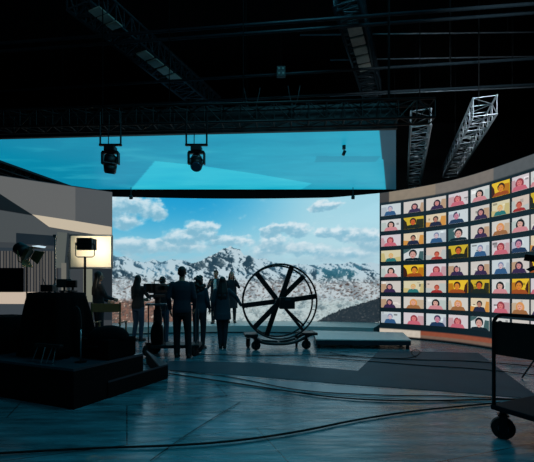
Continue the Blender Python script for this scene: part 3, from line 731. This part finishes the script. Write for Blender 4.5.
# cloth draped equipment cart on the riser (deck is at z .47)
ZD = .47
def draped(label, cat, name, a0, a1, b0, b1, z1, spread, seed, m=cloth_black, z0=ZD+.004, bulge=0):
    o = rp((a0+a1)/2, (b0+b1)/2, 0); r = thing(name, label, cat, (o.x, o.y, z0), ra)
    w, l = abs(a1-a0)/2, abs(b1-b0)/2
    mb = MB(); rings = []; N = 64; H = z1-z0
    prof = [(0, 1), (.12, .96), (.3, .84), (.5, .7), (.7, .52), (.88, .28), (1, 0)]
    for t, k in prof:
        ring = []
        for i in range(N):
            th = 2*PI*i/N; cx, cy = math.cos(th), math.sin(th)
            e = 4.5; rr = (abs(cx)**e+abs(cy)**e)**(-1/e)
            f = 1+k*spread*(1+.5*math.sin(th*9+seed)*k+.4*math.sin(th*17+2*seed)*k)
            ring.append(mb.b.verts.new((cx*rr*w*f, cy*rr*l*f, H*t+(bulge*(1-abs(cx)) if t > .9 else 0))))
        rings.append(ring)
    for A, B in zip(rings, rings[1:]):
        for i in range(N): mb.b.faces.new((A[i], A[(i+1) % N], B[(i+1) % N], B[i]))
    mb.b.faces.new(rings[0][::-1])
    cap = [mb.b.verts.new((v.co.x*.6, v.co.y*.6, H+bulge+.012*math.sin(i*.7))) for i, v in enumerate(rings[-1])]
    for i in range(N): mb.b.faces.new((rings[-1][i], rings[-1][(i+1) % N], cap[(i+1) % N], cap[i]))
    mb.b.faces.new(cap)
    mb.build('cover_cloth', m, r, True)
    return r
ca = draped('tall equipment cart under a black cloth cover on the riser', 'equipment cart', 'covered_cart', .74, 1.42, .36, .88, 1.335, .30, 1.3)
draped('low lump of equipment under black cloth at the far left of the riser', 'equipment case', 'covered_case', 1.78, 2.5, .3, .85, .98, .15, 2.2)
# rounded flight case on the right end of the riser
o = rp(.27, .78, ZD); r = thing('flight_case', 'low black flight case with a rounded lid at the right end of the riser', 'case', (o.x, o.y, ZD+.003), ra)
MB().box((0, 0, .13), (.5, .5, .26), bev=.02).build('case_body', cloth_black, r)
mb = MB(); mb.ell((0, 0, .26), (.265, .26, .16), u=24, v=12); mb.build('rounded_lid', cloth_black, r, True)
MB().tube([(-.08, -.26, .17), (-.08, -.29, .17), (.08, -.29, .17), (.08, -.26, .17)], .012, 8).build('handle', blackm, r)
# cane shaped pole on the riser
o = rp(.26, .32, ZD)
r = thing('cane_pole', 'thin grey pole with hooked black top standing on the riser', 'pole', (o.x, o.y, ZD), ra)
MB().cone((0, 0, .0), (0, 0, .012), .07, .07, 16).build('foot_plate', blackm, r)
MB().cone((0, 0, .012), (0, 0, .42), .010, .010, 8).build('pole', alu, r, True)
MB().tube(bez([(0, 0, .42), (-.005, 0, .56), (-.03, 0, .66), (-.08, 0, .69), (-.12, 0, .66)], 6), .013, 8).build('hooked_top', rubber, r, True)
# folding stool legs at the front of the riser
o = rp(.55, .1, ZD); r = thing('folding_tripod', 'small folded tripod with thin pale legs at the front of the riser', 'tripod', (o.x, o.y, ZD), ra)
for k, (x, y, x2) in enumerate(((-.30, .0, -.27), (-.07, -.05, -.075), (-.02, -.02, .02), (.05, .02, .03))):
    MB().cone((x, y, .005), (x2, y+.06, .2), .0055, .0055, 6).build('leg', alu, r)
MB().box((-.08, .06, .21), (.46, .06, .04), bev=.01).build('hinge_bar', black, r)
# monitors on the covered cart
zt = 1.335+.012
def monitor(name, label, a, b, w, h, rz, z0=zt, sc=(20, 30, 38)):
    o = rp(a, b); r = thing(name, label, 'monitor', (o.x, o.y, z0), rz)
    MB().box((0, 0, .01), (w*.6, .12, .02), bev=.005).build('stand_foot', black, r); MB().cone((0, .02, .02), (0, .02, .07), .015, .015).build('stand_neck', black, r)
    MB().box((0, 0, .06+h/2), (w, .04, h), bev=.008).build('housing', black, r); MB().box((0, .024, .06+h/2), (w-.03, .004, h-.03)).build('screen', mat('monitor_glass', sc, .2), r)
monitor('field_monitor', 'small black monitor seen from behind on the covered cart', .98, .66, .19, .12, .3)
monitor('field_monitor', 'smallest black monitor at the right of the covered cart top', .78, .62, .15, .1, -.2)
o = rp(1.2, .6); r = thing('radio_receiver', 'black wireless receiver with two antennas at the left of the covered cart top', 'receiver', (o.x, o.y, zt))
MB().box((0, 0, .05), (.17, .16, .1), bev=.01).build('receiver_body', black, r)
for x in (-.06, .06): MB().cone((x, 0, .1), (x*1.6, 0, .2), .006, .004, 6).build('antenna', black, r)

# ---------------------------------------------------------------- bounce board, lamps and stands on the left
def tripod(r, zt, m=blackm, R_=.42, pole=.014, zs=.7):
    MB().cone((0, 0, .12), (0, 0, zt*.6), pole*1.5, pole*1.5, 10).cone((0, 0, zt*.6), (0, 0, zt), pole, pole, 10).build('stand_pole', m, r)
    for k in range(3):
        t = 2*PI*k/3+.5; MB().cone((0, 0, zs), (R_*math.cos(t), R_*math.sin(t), .012), .011, .011, 8).build('leg', m, r)
    MB().cone((0, 0, zs-.05), (0, 0, zs+.05), .03, .03, 10).build('collar', m, r)
BD = 8.7; bc = at(88.3, 251, BD)
r = thing('bounce_board', 'white bounce board in a square frame, brightly lit by the panel lamp', 'reflector', (bc.x-.48, bc.y+.1, 0), .12)
bw, bh = .93, .76; bz = bc.z
MB().box((.48, -.02, bz), (bw-.05, .02, bh-.05)).build('white_fabric', mat('white_fabric', (238, 228, 206), .9, var=.03), r)
mb = MB(); k = [(.48-bw/2, 0, bz-bh/2), (.48+bw/2, 0, bz-bh/2), (.48+bw/2, 0, bz+bh/2), (.48-bw/2, 0, bz+bh/2)]
for a, b in zip(k, k[1:]+k[:1]): mb.cone(a, b, .017, .017, 8)
mb.build('frame', steel, r)
MB().box((0, .03, bz-.1), (.08, .08, .1), bev=.01).build('grip_head', alu, r)
tripod(r, bz+.1, alu)
ld = 8.0; lcn = at(85, 244, ld)
r = thing('panel_lamp', 'black panel lamp in a yoke on a stand, shining at the white board', 'lamp', (lcn.x, lcn.y, 0), .05)
z = lcn.z
hs = MB().box((0, 0, z), (.31, .1, .25), bev=.012).build('housing', black, r)
MB().box((0, .056, z), (.27, .008, .21)).build('light_face', mat('lamp_face', (255, 236, 196), .5, 0, 9.0), r)
MB().tube([(-.19, 0, z), (-.19, 0, z-.24), (-.15, 0, z-.27), (.15, 0, z-.27), (.19, 0, z-.24), (.19, 0, z)], .011, 8).build('yoke', blackm, r)
for x in (-.18, .18): MB().cone((x-.012, 0, z), (x+.012, 0, z), .03, .03, 10).build('yoke_knob', black, r)
for s_ in (-1, 1): MB().box((s_*.17, .09, z), (.006, .1, .23), Rz(-s_*.3)).build('barn_door', black, r)
for i in range(3): MB().box((0, -.055, z-.08+i*.08), (.22, .012, .02)).build('cooling_fin', blackm, r)
tripod(r, z-.26, blackm, .45, .024)
ldt = bpy.data.lights.new('panel_lamp_light', 'SPOT'); ldt.energy = 55; ldt.color = (1, .87, .66); ldt.spot_size = 1.75; ldt.spot_blend = .6; ldt.shadow_soft_size = .12
lo = bpy.data.objects.new('panel_lamp_light', ldt); COL.objects.link(lo); lo.parent = r; lo.location = (0, .08, z); lo.rotation_euler = (PI/2, 0, 0)
# fresnel with barn doors
fd = 7.2; fc = at(31, 253, fd)
r = thing('fresnel_lamp', 'small black lamp with brass tinted barn doors on a tripod at left', 'lamp', (fc.x-.08, fc.y, 0))
z = fc.z
brass = mat('brass_barn_door', (132, 104, 66), .4, .5)
T = Rz(-.1) @ Ry(.55)
def tp(x, y, zz): return T @ Vector((x, y, zz))+Vector((0, 0, z))
MB().cone(tp(-.2, 0, 0), tp(.02, 0, 0), .12, .13, 18).cone(tp(-.24, 0, 0), tp(-.2, 0, 0), .08, .12, 18).build('lamp_head', black, r, True)
MB().cone(tp(.02, 0, 0), tp(.03, 0, 0), .115, .115, 18).build('lens', mat('lens_pale', (120, 116, 100), .2), r)
for k in range(4):
    t = PI/2*k; u = Vector((0, math.cos(t), math.sin(t))); v = Vector((0, -math.sin(t), math.cos(t)))
    p0 = Vector((.03, 0, 0))+u*.12; p1 = p0+Vector((.13, 0, 0))+u*.09
    n_ = Vector((-.005, 0, 0))
    mb = MB(); q4 = [p0+v*.09, p0-v*.09, p1-v*.14, p1+v*.14]
    A = [mb.b.verts.new(tp(*x)) for x in q4]; B = [mb.b.verts.new(tp(*(x+n_+u*.006))) for x in q4]
    mb.b.faces.new(A); mb.b.faces.new(B[::-1])
    for i in range(4): mb.b.faces.new((A[i], A[(i+1) % 4], B[(i+1) % 4], B[i]))
    mb.build('barn_door', brass, r)
MB().tube([tp(-.08, -.15, 0), (-.06, -.15, z-.16), (-.06, 0, z-.2), (-.06, .15, z-.16), tp(-.08, .15, 0)], .011, 8).build('yoke', brass, r)
MB().cone((-.06, 0, z-.2), (0, 0, z-.24), .02, .02).build('spigot', blackm, r)
tripod(r, z-.22, blackm, .42, .012, .95)
# thin light stand
c = at(55, 236, 8.2)
r = thing('light_stand', 'slim pale metal light stand rising between the small lamp and the white board', 'stand', (c.x, c.y, 0)); tripod(r, c.z, alu, .4, .016)
MB().box((0, 0, c.z), (.07, .05, .06), bev=.01).build('clamp', steel, r)
# black flag at the far left
c = at(6, 280, 7.6)
r = thing('black_flag', 'black rectangular cloth flag on a stand at the left edge', 'flag', (c.x-.35, c.y, 0)); z = c.z
MB().box((.3, 0, z), (.78, .012, .46)).build('flag_cloth', cloth_black, r)
mb = MB(); k = [(-.09, 0, z-.23), (.69, 0, z-.23), (.69, 0, z+.23), (-.09, 0, z+.23)]
for a, b in zip(k, k[1:]+k[:1]): mb.cone(a, b, .01, .01, 6)
mb.build('flag_frame', blackm, r); tripod(r, z+.26, blackm)
# pale stool at far left
c = on_floor(3, 362)
r = thing('plastic_stool', 'small pale stool at the left edge behind the riser', 'stool', (c.x, c.y, 0), .3); pm = mat('pale_plastic', (176, 190, 190), .4)
MB().box((0, 0, .85), (.36, .36, .04), bev=.015).build('seat', pm, r)
for x in (-1, 1):
    for y in (-1, 1): MB().cone((x*.15, y*.13, .84), (x*.19, y*.16, 0), .018, .016, 8).build('leg', pm, r)
MB().tube([(-.17, -.14, .45), (.17, -.14, .45), (.17, .14, .45), (-.17, .14, .45)], .01, 6, True).build('foot_ring', pm, r)

# director's chair
def director_chair(px, d, label, rz):
    c = Vector(((px-CXP)/F*d, d, 0)); r = thing('director_chair', label, 'chair', c, rz)
    wd = mat('chair_wood', (150, 100, 64), .5); cv = mat('brown_canvas', (196, 112, 66), .85)
    w = .29
    for s_ in (-1, 1):
        MB().box((s_*w, -.2, .84), (.03, .04, .52), bev=.006).build('back_post', wd, r)
        MB().box((s_*w, 0, .66), (.045, .5, .025), bev=.006).build('armrest', wd, r)
        MB().box((s_*w, .2, .55), (.03, .04, .22), bev=.006).build('arm_post', wd, r)
        MB().box((s_*w, 0, .035), (.035, .5, .035), bev=.006).build('foot_rail', wd, r)
        MB().cone((s_*w, -.0-.02*s_, .45), (-s_*w, -.0-.02*s_, .05), .016, .016, 8).build('leg', wd, r)
        MB().cone((s_*w, .16-.02*s_, .45), (-s_*w, .16-.02*s_, .05), .016, .016, 8).build('leg', wd, r)
        MB().box((s_*w, 0, .45), (.035, .46, .03), bev=.006).build('seat_rail', wd, r)
    MB().box((0, -.21, .98), (2*w+.05, .012, .18), bev=.004).build('canvas_back', cv, r)
    MB().box((0, 0, .462), (2*w, .4, .012), bev=.004).build('canvas_seat', cv, r)
director_chair(109.5, 8.35, 'wooden director chair with brown canvas back behind the black riser', .05)

# ---------------------------------------------------------------- camera dolly and camera
dx = on_floor(157, 355.5); DD = dx.y
r = thing('camera_dolly', 'black wheeled camera dolly with column and push bar, carrying the film camera', 'camera dolly', (dx.x, DD, 0), .05)
MB().box((.36, .1, .2), (1.05, .5, .07), bev=.015).build('base', black, r)
mb = MB()
for z0, z1, rr in ((.23, .55, .13), (.55, .62, .12), (.62, .95, .09), (.95, 1.2, .06)): mb.cone((0, .05, z0), (0, .05, z1), rr, rr*.92, 18)
mb.build('column', black, r)
MB().ell((0, -.03, .42), (.125, .125, .3), u=18, v=12).build('column_skirt', cloth_black, r, True)
caster(-.14, -.12, r, .13, .24, .07, .9); caster(.8, -.1, r, .1, .24, .06, 1.0); caster(-.1, .32, r, .1, .24, .06, .4); caster(.8, .32, r, .1, .24, .06, .3)
MB().tube([(.78, .1, .2), (.78, .1, 1.0), (.74, .1, 1.05), (.6, .1, 1.05)], .017, 8).tube([(.84, .1, .2), (.84, .1, .95)], .013, 8).build('push_bar', steel, r)
for x in (-.17, .17): MB().cone((x, -.02, .23), (x, -.02, 1.05), .014, .014, 8).build('support_post', steel, r)
MB().box((0, 0, 1.06), (.42, .3, .035), bev=.01).build('monitor_tray', steel, r)
cz = 1.2
r = thing('film_camera', 'bulky black film camera mounted on top of the dolly column', 'camera', (dx.x, DD+.05, cz+.003), -.5)
MB().box((0, 0, .03), (.16, .3, .06), bev=.01).build('fluid_head', black, r)
MB().tube([(.06, -.1, .04), (.1, -.3, .02), (.14, -.5, -.02)], .012, 8).build('pan_handle', blackm, r)
MB().box((0, 0, .19), (.2, .36, .2), bev=.02).build('camera_body', black, r)
MB().cone((0, .18, .19), (0, .36, .19), .065, .075, 18).build('lens', blackm, r, True)
MB().box((0, .42, .19), (.24, .1, .19), bev=.01).box((0, .47, .3), (.24, .1, .01), Rx(.4)).build('matte_box', black, r)
MB().box((0, -.22, .2), (.13, .09, .17), bev=.01).build('battery', black, r)
mon = MB().box((-.2, -.05, .22), (.22, .04, .14), Rz(.5), .008).build('viewfinder_monitor', black, r)
MB().box((-.186, -.0717, .22), (.19, .004, .115), Rz(.5)).build('monitor_screen', mat('viewfinder_screen', (44, 70, 84), .2), mon)
MB().tube([(0, -.1, .29), (0, -.1, .345), (0, .12, .345), (0, .12, .29)], .012, 8).build('top_handle', blackm, r)
MB().box((.16, .05, .2), (.12, .1, .09), Rz(-.3), .01).build('wireless_module', black, r)

# ---------------------------------------------------------------- people
skin_m = mat('skin', (176, 124, 100), .55, var=.06, scale=20)
def smooth_hand(mb, w, f, palm_n, s, curl=.5, side=1):
    """five fingers from wrist w along direction f; palm_n: palm normal"""
    f = f.normalized(); palm_n = (palm_n-f*palm_n.dot(f)).normalized(); x = f.cross(palm_n).normalized()*side
    for k in range(3): mb.cap(w+f*.01*s+x*(k-1)*.022*s, w+f*.085*s+x*(k-1)*.026*s, .017*s, .016*s, 8)
    for k, (o, L) in enumerate(((-.036, .068), (-.012, .08), (.012, .076), (.034, .06))):
        b = w+f*.088*s+x*o*s; p = b; dr = f.copy()
        for j, fr in enumerate((.45, .32, .25)):
            dr = (dr+palm_n*curl*(.35+.25*j)).normalized(); q_ = p+dr*L*fr*s; mb.cap(p, q_, .0105*s, .0098*s, 7); p = q_
    b = w+f*.03*s-x*.032*s; d1 = (f*.6-x*.75+palm_n*.3).normalized(); m1 = b+d1*.045*s; m2 = m1+(d1+f*.8+palm_n*.3).normalized()*.035*s
    mb.cap(b, m1, .0125*s, .011*s, 7); mb.cap(m1, m2, .011*s, .0098*s, 7)
def person(px, d, h, yaw, label, fem, top_c, leg_c, hair_c, hair='short', arms=None, legs=None, coat=0, lean=0.0, head=(0, 0), z0=0.0, shirt=None, extra=None, sleeves=True, shoe=(16, 16, 18)):
    s = h/1.75
    r = thing('person', label, 'person', ((px-CXP)/F*d, d, z0), yaw)
    shw = .165 if fem else .19; hpw = .088
    A = {'RE': (shw+.06, -.03, 1.15), 'RW': (shw+.05, .08, .90), 'LE': (-shw-.06, -.03, 1.15), 'LW': (-shw-.05, .08, .90), 'Rn': (-1, .2, 0), 'Ln': (1, .2, 0), 'Rf': None, 'Lf': None, 'curl': .45}
    A.update(arms or {})
    G = {'RK': (.10, .02, .50), 'RA': (.105, -.02, .085), 'LK': (-.10, .02, .50), 'LA': (-.105, -.02, .085)}
    G.update(legs or {})
    Lm = Rx(-lean)
    def up(p):                                          # upper body leans about the pelvis
        p = Vector(p); o = Vector((0, 0, .93)); return (o+Lm @ (p-o))*s
    V = lambda p: Vector(p)*s
    def ring_tor(k, zl=.84, zh=1.47):
        base = [(.80, .13, .10), (.86, .155, .108), (.93, .168 if fem else .165, .115), (1.02, .150, .103), (1.10, .128 if fem else .142, .093), (1.20, .14 if fem else .158, .104), (1.30, .152 if fem else .175, .117 if not fem else .125), (1.38, .15 if fem else .175, .105), (1.44, .12 if fem else .14, .08), (1.475, .07, .06)]
        return [(z, rx+k, ry+k) for z, rx, ry in base if zl <= z <= zh]
    def torso(mb, k, zl=.80, zh=1.48, seg=20):
        R = []
        for z, rx, ry in ring_tor(k, zl, zh):
            R.append([mb.b.verts.new(up((rx*math.cos(2*PI*i/seg), ry*math.sin(2*PI*i/seg), z))) for i in range(seg)])
        mb.b.faces.new(R[0][::-1]); mb.b.faces.new(R[-1])
        for a, b in zip(R, R[1:]):
            for i in range(seg): mb.b.faces.new((a[i], a[(i+1) % seg], b[(i+1) % seg], b[i]))
    SR, SL = up((shw-.01, 0, 1.405)), up((-shw+.01, 0, 1.405))
    RE, RW, LE, LW = up(A['RE']), up(A['RW']), up(A['LE']), up(A['LW'])
    hc = up((0, .02, 1.632)); Hm = Lm @ Rz(head[0]) @ Rx(-head[1])
    def hp(x, y, z): return hc+Hm @ (Vector((x, y, z))*s)
    HR = [V((hpw, 0, .9)), V((-hpw, 0, .9))]
    # body: one continuous skin surface
    mb = MB(); torso(mb, 0)
    k = .92 if fem else 1.0
    mb.cap(up((0, -.01, 1.45)), hp(0, -.015, -.07), .057*s*k, .054*s*k)
    mb.ell(hp(0, -.012, .022), (.073*s, .09*s, .098*s), Hm, 18, 12); mb.ell(hp(0, .018, -.05), (.056*s, .066*s, .066*s), Hm, 14, 10)
    mb.cap(hp(0, .082, .012), hp(0, .102, -.022), .008*s, .0135*s, 8); mb.cap(hp(-.03, .072, .02), hp(.03, .072, .02), .012*s, .012*s, 8)
    mb.cap(hp(-.018, .078, -.052), hp(.018, .078, -.052), .0095*s, .0095*s, 8)
    for sg in (-1, 1): mb.ell(hp(sg*.076, -.012, -.005), (.012*s, .02*s, .032*s), Hm, 8, 6)
    for (S_, E_, W_, nn, ff, sd) in ((SR, RE, RW, 'Rn', 'Rf', 1), (SL, LE, LW, 'Ln', 'Lf', -1)):
        mb.cap(S_, E_, .052*s*k, .041*s*k); mb.cap(E_, W_, .041*s*k, .027*s*k)
        f = Vector(A[ff]) if A[ff] else (W_-E_)
        smooth_hand(mb, W_, f, Vector(A[nn]), s, A['curl'], sd)
    for (hpnt, K_, A_) in ((HR[0], V(G['RK']), V(G['RA'])), (HR[1], V(G['LK']), V(G['LA']))):
        mb.cap(hpnt, K_, .082*s, .055*s); mb.cap(K_, A_, .056*s, .036*s); mb.cap(A_, A_+Vector((0, .1*s, -.035*s)), .036*s, .03*s)
    body = mb.build('body', skin_m, r, remesh=.0095, sm_iter=2)
    for sg in (-1, 1): MB().ell(hp(sg*.03, .076, .006), (.0105*s, .006*s, .006*s), Hm, 10, 8).build('eye', mat('eye_dark', (30, 24, 22), .3), r, True)
    MB().ell(hp(0, .087, -.052), (.021*s, .004*s, .006*s), Hm, 10, 8).build('mouth', mat('lips', (140, 74, 70), .5), r, True)
    # trousers
    lm_ = mat('cloth_%d_%d_%d' % leg_c, leg_c, .9, var=.2, scale=14, bump=.2)
    mb = MB(); torso(mb, .014*1, .80, 1.02 if not coat else 1.0)
    for (hpnt, K_, A_) in ((HR[0], V(G['RK']), V(G['RA'])), (HR[1], V(G['LK']), V(G['LA']))):
        mb.cap(hpnt, K_, .098*s, .07*s, 14); mb.cap(K_, A_+Vector((0, 0, -.02*s)), .07*s, (.05 if fem else .06)*s, 14)
    mb.build('trousers', lm_, r, remesh=.013, sm_iter=3)
    # upper garment
    tm_ = mat('cloth_%d_%d_%d' % top_c, top_c, .9, var=.2, scale=14, bump=.2)
    mb = MB(); torso(mb, .022, .86, 1.48)
    if coat:
        seg = 20; R = []
        for z, rx, ry in ((coat, .21, .165), (coat+.15, .205, .16), (.86, .20, .15), (1.02, .18, .132), (1.2, .175, .13)):
            R.append([mb.b.verts.new(up((rx*math.cos(2*PI*i/seg)*(1+.03*math.sin(i*2.1)), ry*math.sin(2*PI*i/seg), z))) for i in range(seg)])
        mb.b.faces.new(R[0][::-1]); mb.b.faces.new(R[-1])
        for a, b in zip(R, R[1:]):
            for i in range(seg): mb.b.faces.new((a[i], a[(i+1) % seg], b[(i+1) % seg], b[i]))
    for (S_, E_, W_) in ((SR, RE, RW), (SL, LE, LW)):
        mb.ell(S_, (.064*s,)*3); mb.cap(S_, E_, .062*s, .05*s, 12)
        if sleeves: mb.cap(E_, E_.lerp(W_, .93), .05*s, .039*s, 12)
        else: mb.cap(E_, E_.lerp(W_, .2), .056*s, .052*s, 12)
    mb.loft([(0, 0, 0, .0, .0)]) if False else None
    mb.build('jacket' if coat or shirt else 'shirt', tm_, r, remesh=.013, sm_iter=3)
    if shirt:                                           # pale shirt front showing in an open jacket
        mb = MB(); seg = 8
        pts = [((-.045, .155), 1.42), ((-.06, .165), 1.3), ((-.05, .150), 1.1), ((-.05, .16), .95)]
        for (x, y), z in pts: pass
        mb.cap(up((0, .098, 1.41)), up((0, .118, 1.30)), .045*s, .055*s); mb.cap(up((0, .118, 1.30)), up((0, .088, .98)), .055*s, .055*s)
        mb.build('shirt_front', mat('pale_shirt', shirt, .8), r, remesh=.013, sm_iter=2)
    # shoes
    for A_ in (V(G['RA']), V(G['LA'])):
        zb = A_.z-.085*s
        mb = MB(); mb.cap((A_.x, A_.y-.035*s, zb+.045*s), (A_.x, A_.y+.10*s, zb+.04*s), .043*s, .04*s, 12); mb.cap((A_.x, A_.y+.05*s, zb+.036*s), (A_.x, A_.y+.155*s, zb+.034*s), .046*s, .034*s, 12)
        mb.cap((A_.x, A_.y-.02*s, zb+.05*s), (A_.x, A_.y-.01*s, zb+.11*s), .042*s, .046*s, 12)
        mb.box((A_.x, A_.y+.055*s, zb+.011*s), (.084*s, .25*s, .022*s), bev=.006)
        mb.build('shoe', mat('shoe_%d_%d_%d' % shoe, shoe, .6), r, remesh=.011, sm_iter=1)
    # hair
    hm_ = mat('hair_%d_%d_%d' % hair_c, hair_c, .6, var=.3, scale=40)
    mb = MB(); mb.ell(hp(0, -.028, .038), (.082*s, .09*s, .092*s), Hm, 18, 12); mb.ell(hp(0, -.06, -.01), (.07*s, .05*s, .07*s), Hm, 14, 10)
    if hair == 'short': mb.cap(hp(-.04, .055, .085), hp(.04, .055, .085), .022*s, .022*s, 8)
    if hair in ('long', 'curly', 'bun'):
        for sg in (-1, 1): mb.cap(hp(sg*.068, -.02, .03), hp(sg*.07, -.04, -.08), .026*s, .028*s, 8)
    if hair == 'long':
        for i in range(7):
            t = (i-3)/3; mb.cap(hp(t*.06, -.07+.025*abs(t), 0), up((t*.105, -.115+.035*abs(t), 1.36)), .034*s, .036*s, 8); mb.cap(up((t*.105, -.115+.035*abs(t), 1.36)), up((t*.085, -.135+.03*abs(t), 1.22+.02*math.sin(i*2))), .036*s, .02*s, 8)
    if hair == 'curly':
        rnd = random.Random(int(px))
        for i in range(46):
            th = rnd.uniform(0, 2*PI); zz = rnd.uniform(-.26, .11); rr = .095+.02*rnd.random()+(.03 if zz < -.08 else 0)
            if math.sin(th) > .3 and zz < .08: th = -th
            if zz > .04: rr *= max(.25, 1-(zz-.04)*9)
            mb.ell(hp(rr*math.cos(th), -.04+rr*.75*math.sin(th), zz), (.04*s,)*3, None, 8, 6)
    if hair == 'bun': mb.ell(hp(0, -.1, .06), (.045*s,)*3)
    mb.build('hair', hm_, r, remesh=.012, sm_iter=2)
    if extra: extra(r, s, up, hp, RW, LW)
    return r
navy = (22, 30, 40); dkt = (20, 24, 30)
# 1 woman left of the camera, from behind
person(138, 10.2, 1.74, -.35, 'person in a dark top and blue jeans standing left of the film camera', True, (18, 22, 28), (44, 66, 88), (20, 16, 16), 'long',
       {'RE': (.25, .1, 1.18), 'RW': (.16, .3, 1.14), 'LE': (-.21, .06, 1.14), 'LW': (-.05, .25, 1.1)}, {'LK': (-.09, .03, .5), 'LA': (-.12, -.03, .085)})
# 2 camera operator behind the camera
person(162.5, 9.6, 1.68, -.2, 'person in dark clothes operating the film camera, head just above it', False, (20, 26, 34), (42, 62, 82), (18, 16, 16), 'curly' if False else 'short',
       {'RE': (.26, .1, 1.2), 'RW': (.12, .36, 1.2), 'LE': (-.26, .1, 1.2), 'LW': (-.14, .36, 1.2)}, head=(.1, .12))
# 3 man in the middle, seen from behind
person(182, 7.75, 1.83, .08, 'tallest person, short dark hair and dark shirt, seen from behind beside the dolly', False, (30, 44, 58), (14, 18, 24), (16, 14, 14), 'short',
       {'RE': (.24, -.02, 1.15), 'RW': (.22, .16, .95), 'LE': (-.25, -.03, 1.15), 'LW': (-.24, .1, .92)}, {'RK': (.11, .02, .5), 'RA': (.13, -.03, .085), 'LA': (-.1, .03, .085)})
# 4 curly haired woman
person(199.5, 8.95, 1.68, -.25, 'person with long curly dark hair in a patterned top beside the man in the middle', True, (40, 58, 72), (28, 36, 44), (22, 14, 14), 'curly',
       {'RE': (.22, .0, 1.14), 'RW': (.2, .14, .95), 'LE': (-.22, .02, 1.15), 'LW': (-.12, .22, 1.05)}, {'RA': (.12, -.08, .085), 'RK': (.1, .0, .5)})
# 5 woman reaching for the wheel
person(222.5, 8.95, 1.66, .06, 'person with long dark hair and a long grey coat reaching out to the big wheel', True, (44, 62, 74), (30, 44, 54), (16, 14, 16), 'long',
       {'RE': (.34, .06, 1.24), 'RW': (.46, .02, 1.04), 'Rf': (1, .1, -.25), 'Rn': (0, .2, -1), 'LE': (-.24, -.02, 1.13), 'LW': (-.25, .1, .92)}, {'RA': (.05, .0, .085), 'LA': (-.05, .04, .085), 'RK': (.07, .03, .5), 'LK': (-.07, .03, .5)}, coat=.70)
# 6 far man
person(216, 12.75, 1.76, PI-.15, 'person in a dark jacket over a white shirt standing in front of the mountain screen', False, (26, 40, 50), (24, 32, 42), (40, 28, 24), 'short',
       {'RE': (.27, .05, 1.17), 'RW': (.14, .24, 1.26), 'Rf': (-.3, .1, 1), 'Rn': (-1, .2, 0)}, coat=.74, shirt=(222, 224, 220), z0=.226)
# 7 far woman with hand at the face
person(231.5, 13.05, 1.72, PI+.25, 'person in a dark dress raising one hand to the face before the mountain screen', True, (24, 36, 46), (26, 34, 42), (44, 26, 22), 'long',
       {'LE': (-.24, .12, 1.22), 'LW': (-.11, .19, 1.46), 'Lf': (.2, -.1, 1), 'Ln': (.9, -.3, 0)}, coat=.5, z0=.226, head=(0, .1))
# 8 long haired silhouette next to the white board
person(98.5, 9.3, 1.80, -.9, 'person with long dark hair and dark jacket standing below the white bounce board', True, (20, 26, 32), (22, 26, 32), (14, 12, 12), 'long',
       {'RE': (.24, .1, 1.16), 'RW': (.14, .3, 1.1), 'LE': (-.25, .04, 1.15), 'LW': (-.2, .26, 1.05)})

# ---------------------------------------------------------------- cables on the floor
def cable(label, pts, rad, m=rubber):
    P = bez([on_floor(*p) for p in pts], 10)
    for i, p in enumerate(P): p.z = rad+.007+.0
    tag(MB().tube(P, rad, 6).build('floor_cable', m, None, True), label, 'cable')
cable('long thick black cable curving across the near floor to the trolley', [(-12, 456), (40, 453), (100, 450), (180, 447), (240, 442), (300, 433), (360, 421), (420, 412), (500, 404)], .011)
cable('black cable from the low step running right under the trolley', [(166, 374), (200, 379), (260, 388), (330, 398), (400, 402), (480, 401), (540, 400)], .010)
cable('thin black cable just behind the step, along the edge of the blue mat', [(168, 371), (230, 378), (300, 391), (380, 396), (450, 397), (545, 402)], .007)
cable('thin black cable crossing the blue mat farthest from the camera', [(190, 355), (260, 356), (330, 356), (400, 360), (470, 362), (545, 368)], .009)
cable('thin black cable crossing the middle of the blue mat', [(318, 358), (370, 362), (420, 366), (480, 370), (545, 377)], .008)
cable('short looped cable lying beside the end of the low platform', [(330, 353), (352, 357), (390, 359), (412, 358), (420, 353), (416, 350.5), (411, 353), (416, 358)], .008)
cable('very thin cable veering across the lower left floor', [(150, 462), (185, 437), (215, 418), (240, 403)], .0035)

# ---------------------------------------------------------------- light
w = bpy.data.worlds.new('world'); S.world = w; w.use_nodes = True
w.node_tree.nodes['Background'].inputs[0].default_value = (.004, .008, .011, 1)
def area(name, loc, rot, size, e, c):
    l = bpy.data.lights.new(name, 'AREA'); l.shape = 'DISK'; l.size = size; l.energy = e; l.color = c
    o = bpy.data.objects.new(name, l); COL.objects.link(o); o.location = loc; o.rotation_euler = rot
area('house_fill', (1, -2.5, 8.8), (math.radians(38), 0, 0), 2.5, 75, (.16, .74, 1))  # added unseen cyan fill, high behind the camera
area('stage_fill', (1.5, 5.0, 8.9), (0, 0, 0), 2.5, 120, (.16, .76, 1))  # added overhead fill that brightens floor and people, no visible fixture
area('roof_fill', (-7.5, 5, 5.2), (PI, 0, 0), .5, 22, (.4, .8, 1))  # invented upward fill so the roof steel shows
area('truss_fill', (4.6, 4.2, 5.9), (math.radians(87), 0, math.radians(-4)), .5, 52, (.85, .95, 1))  # extra unseen light added to brighten the aluminium trusses
bpy.data.lights['truss_fill'].spread = math.radians(60)
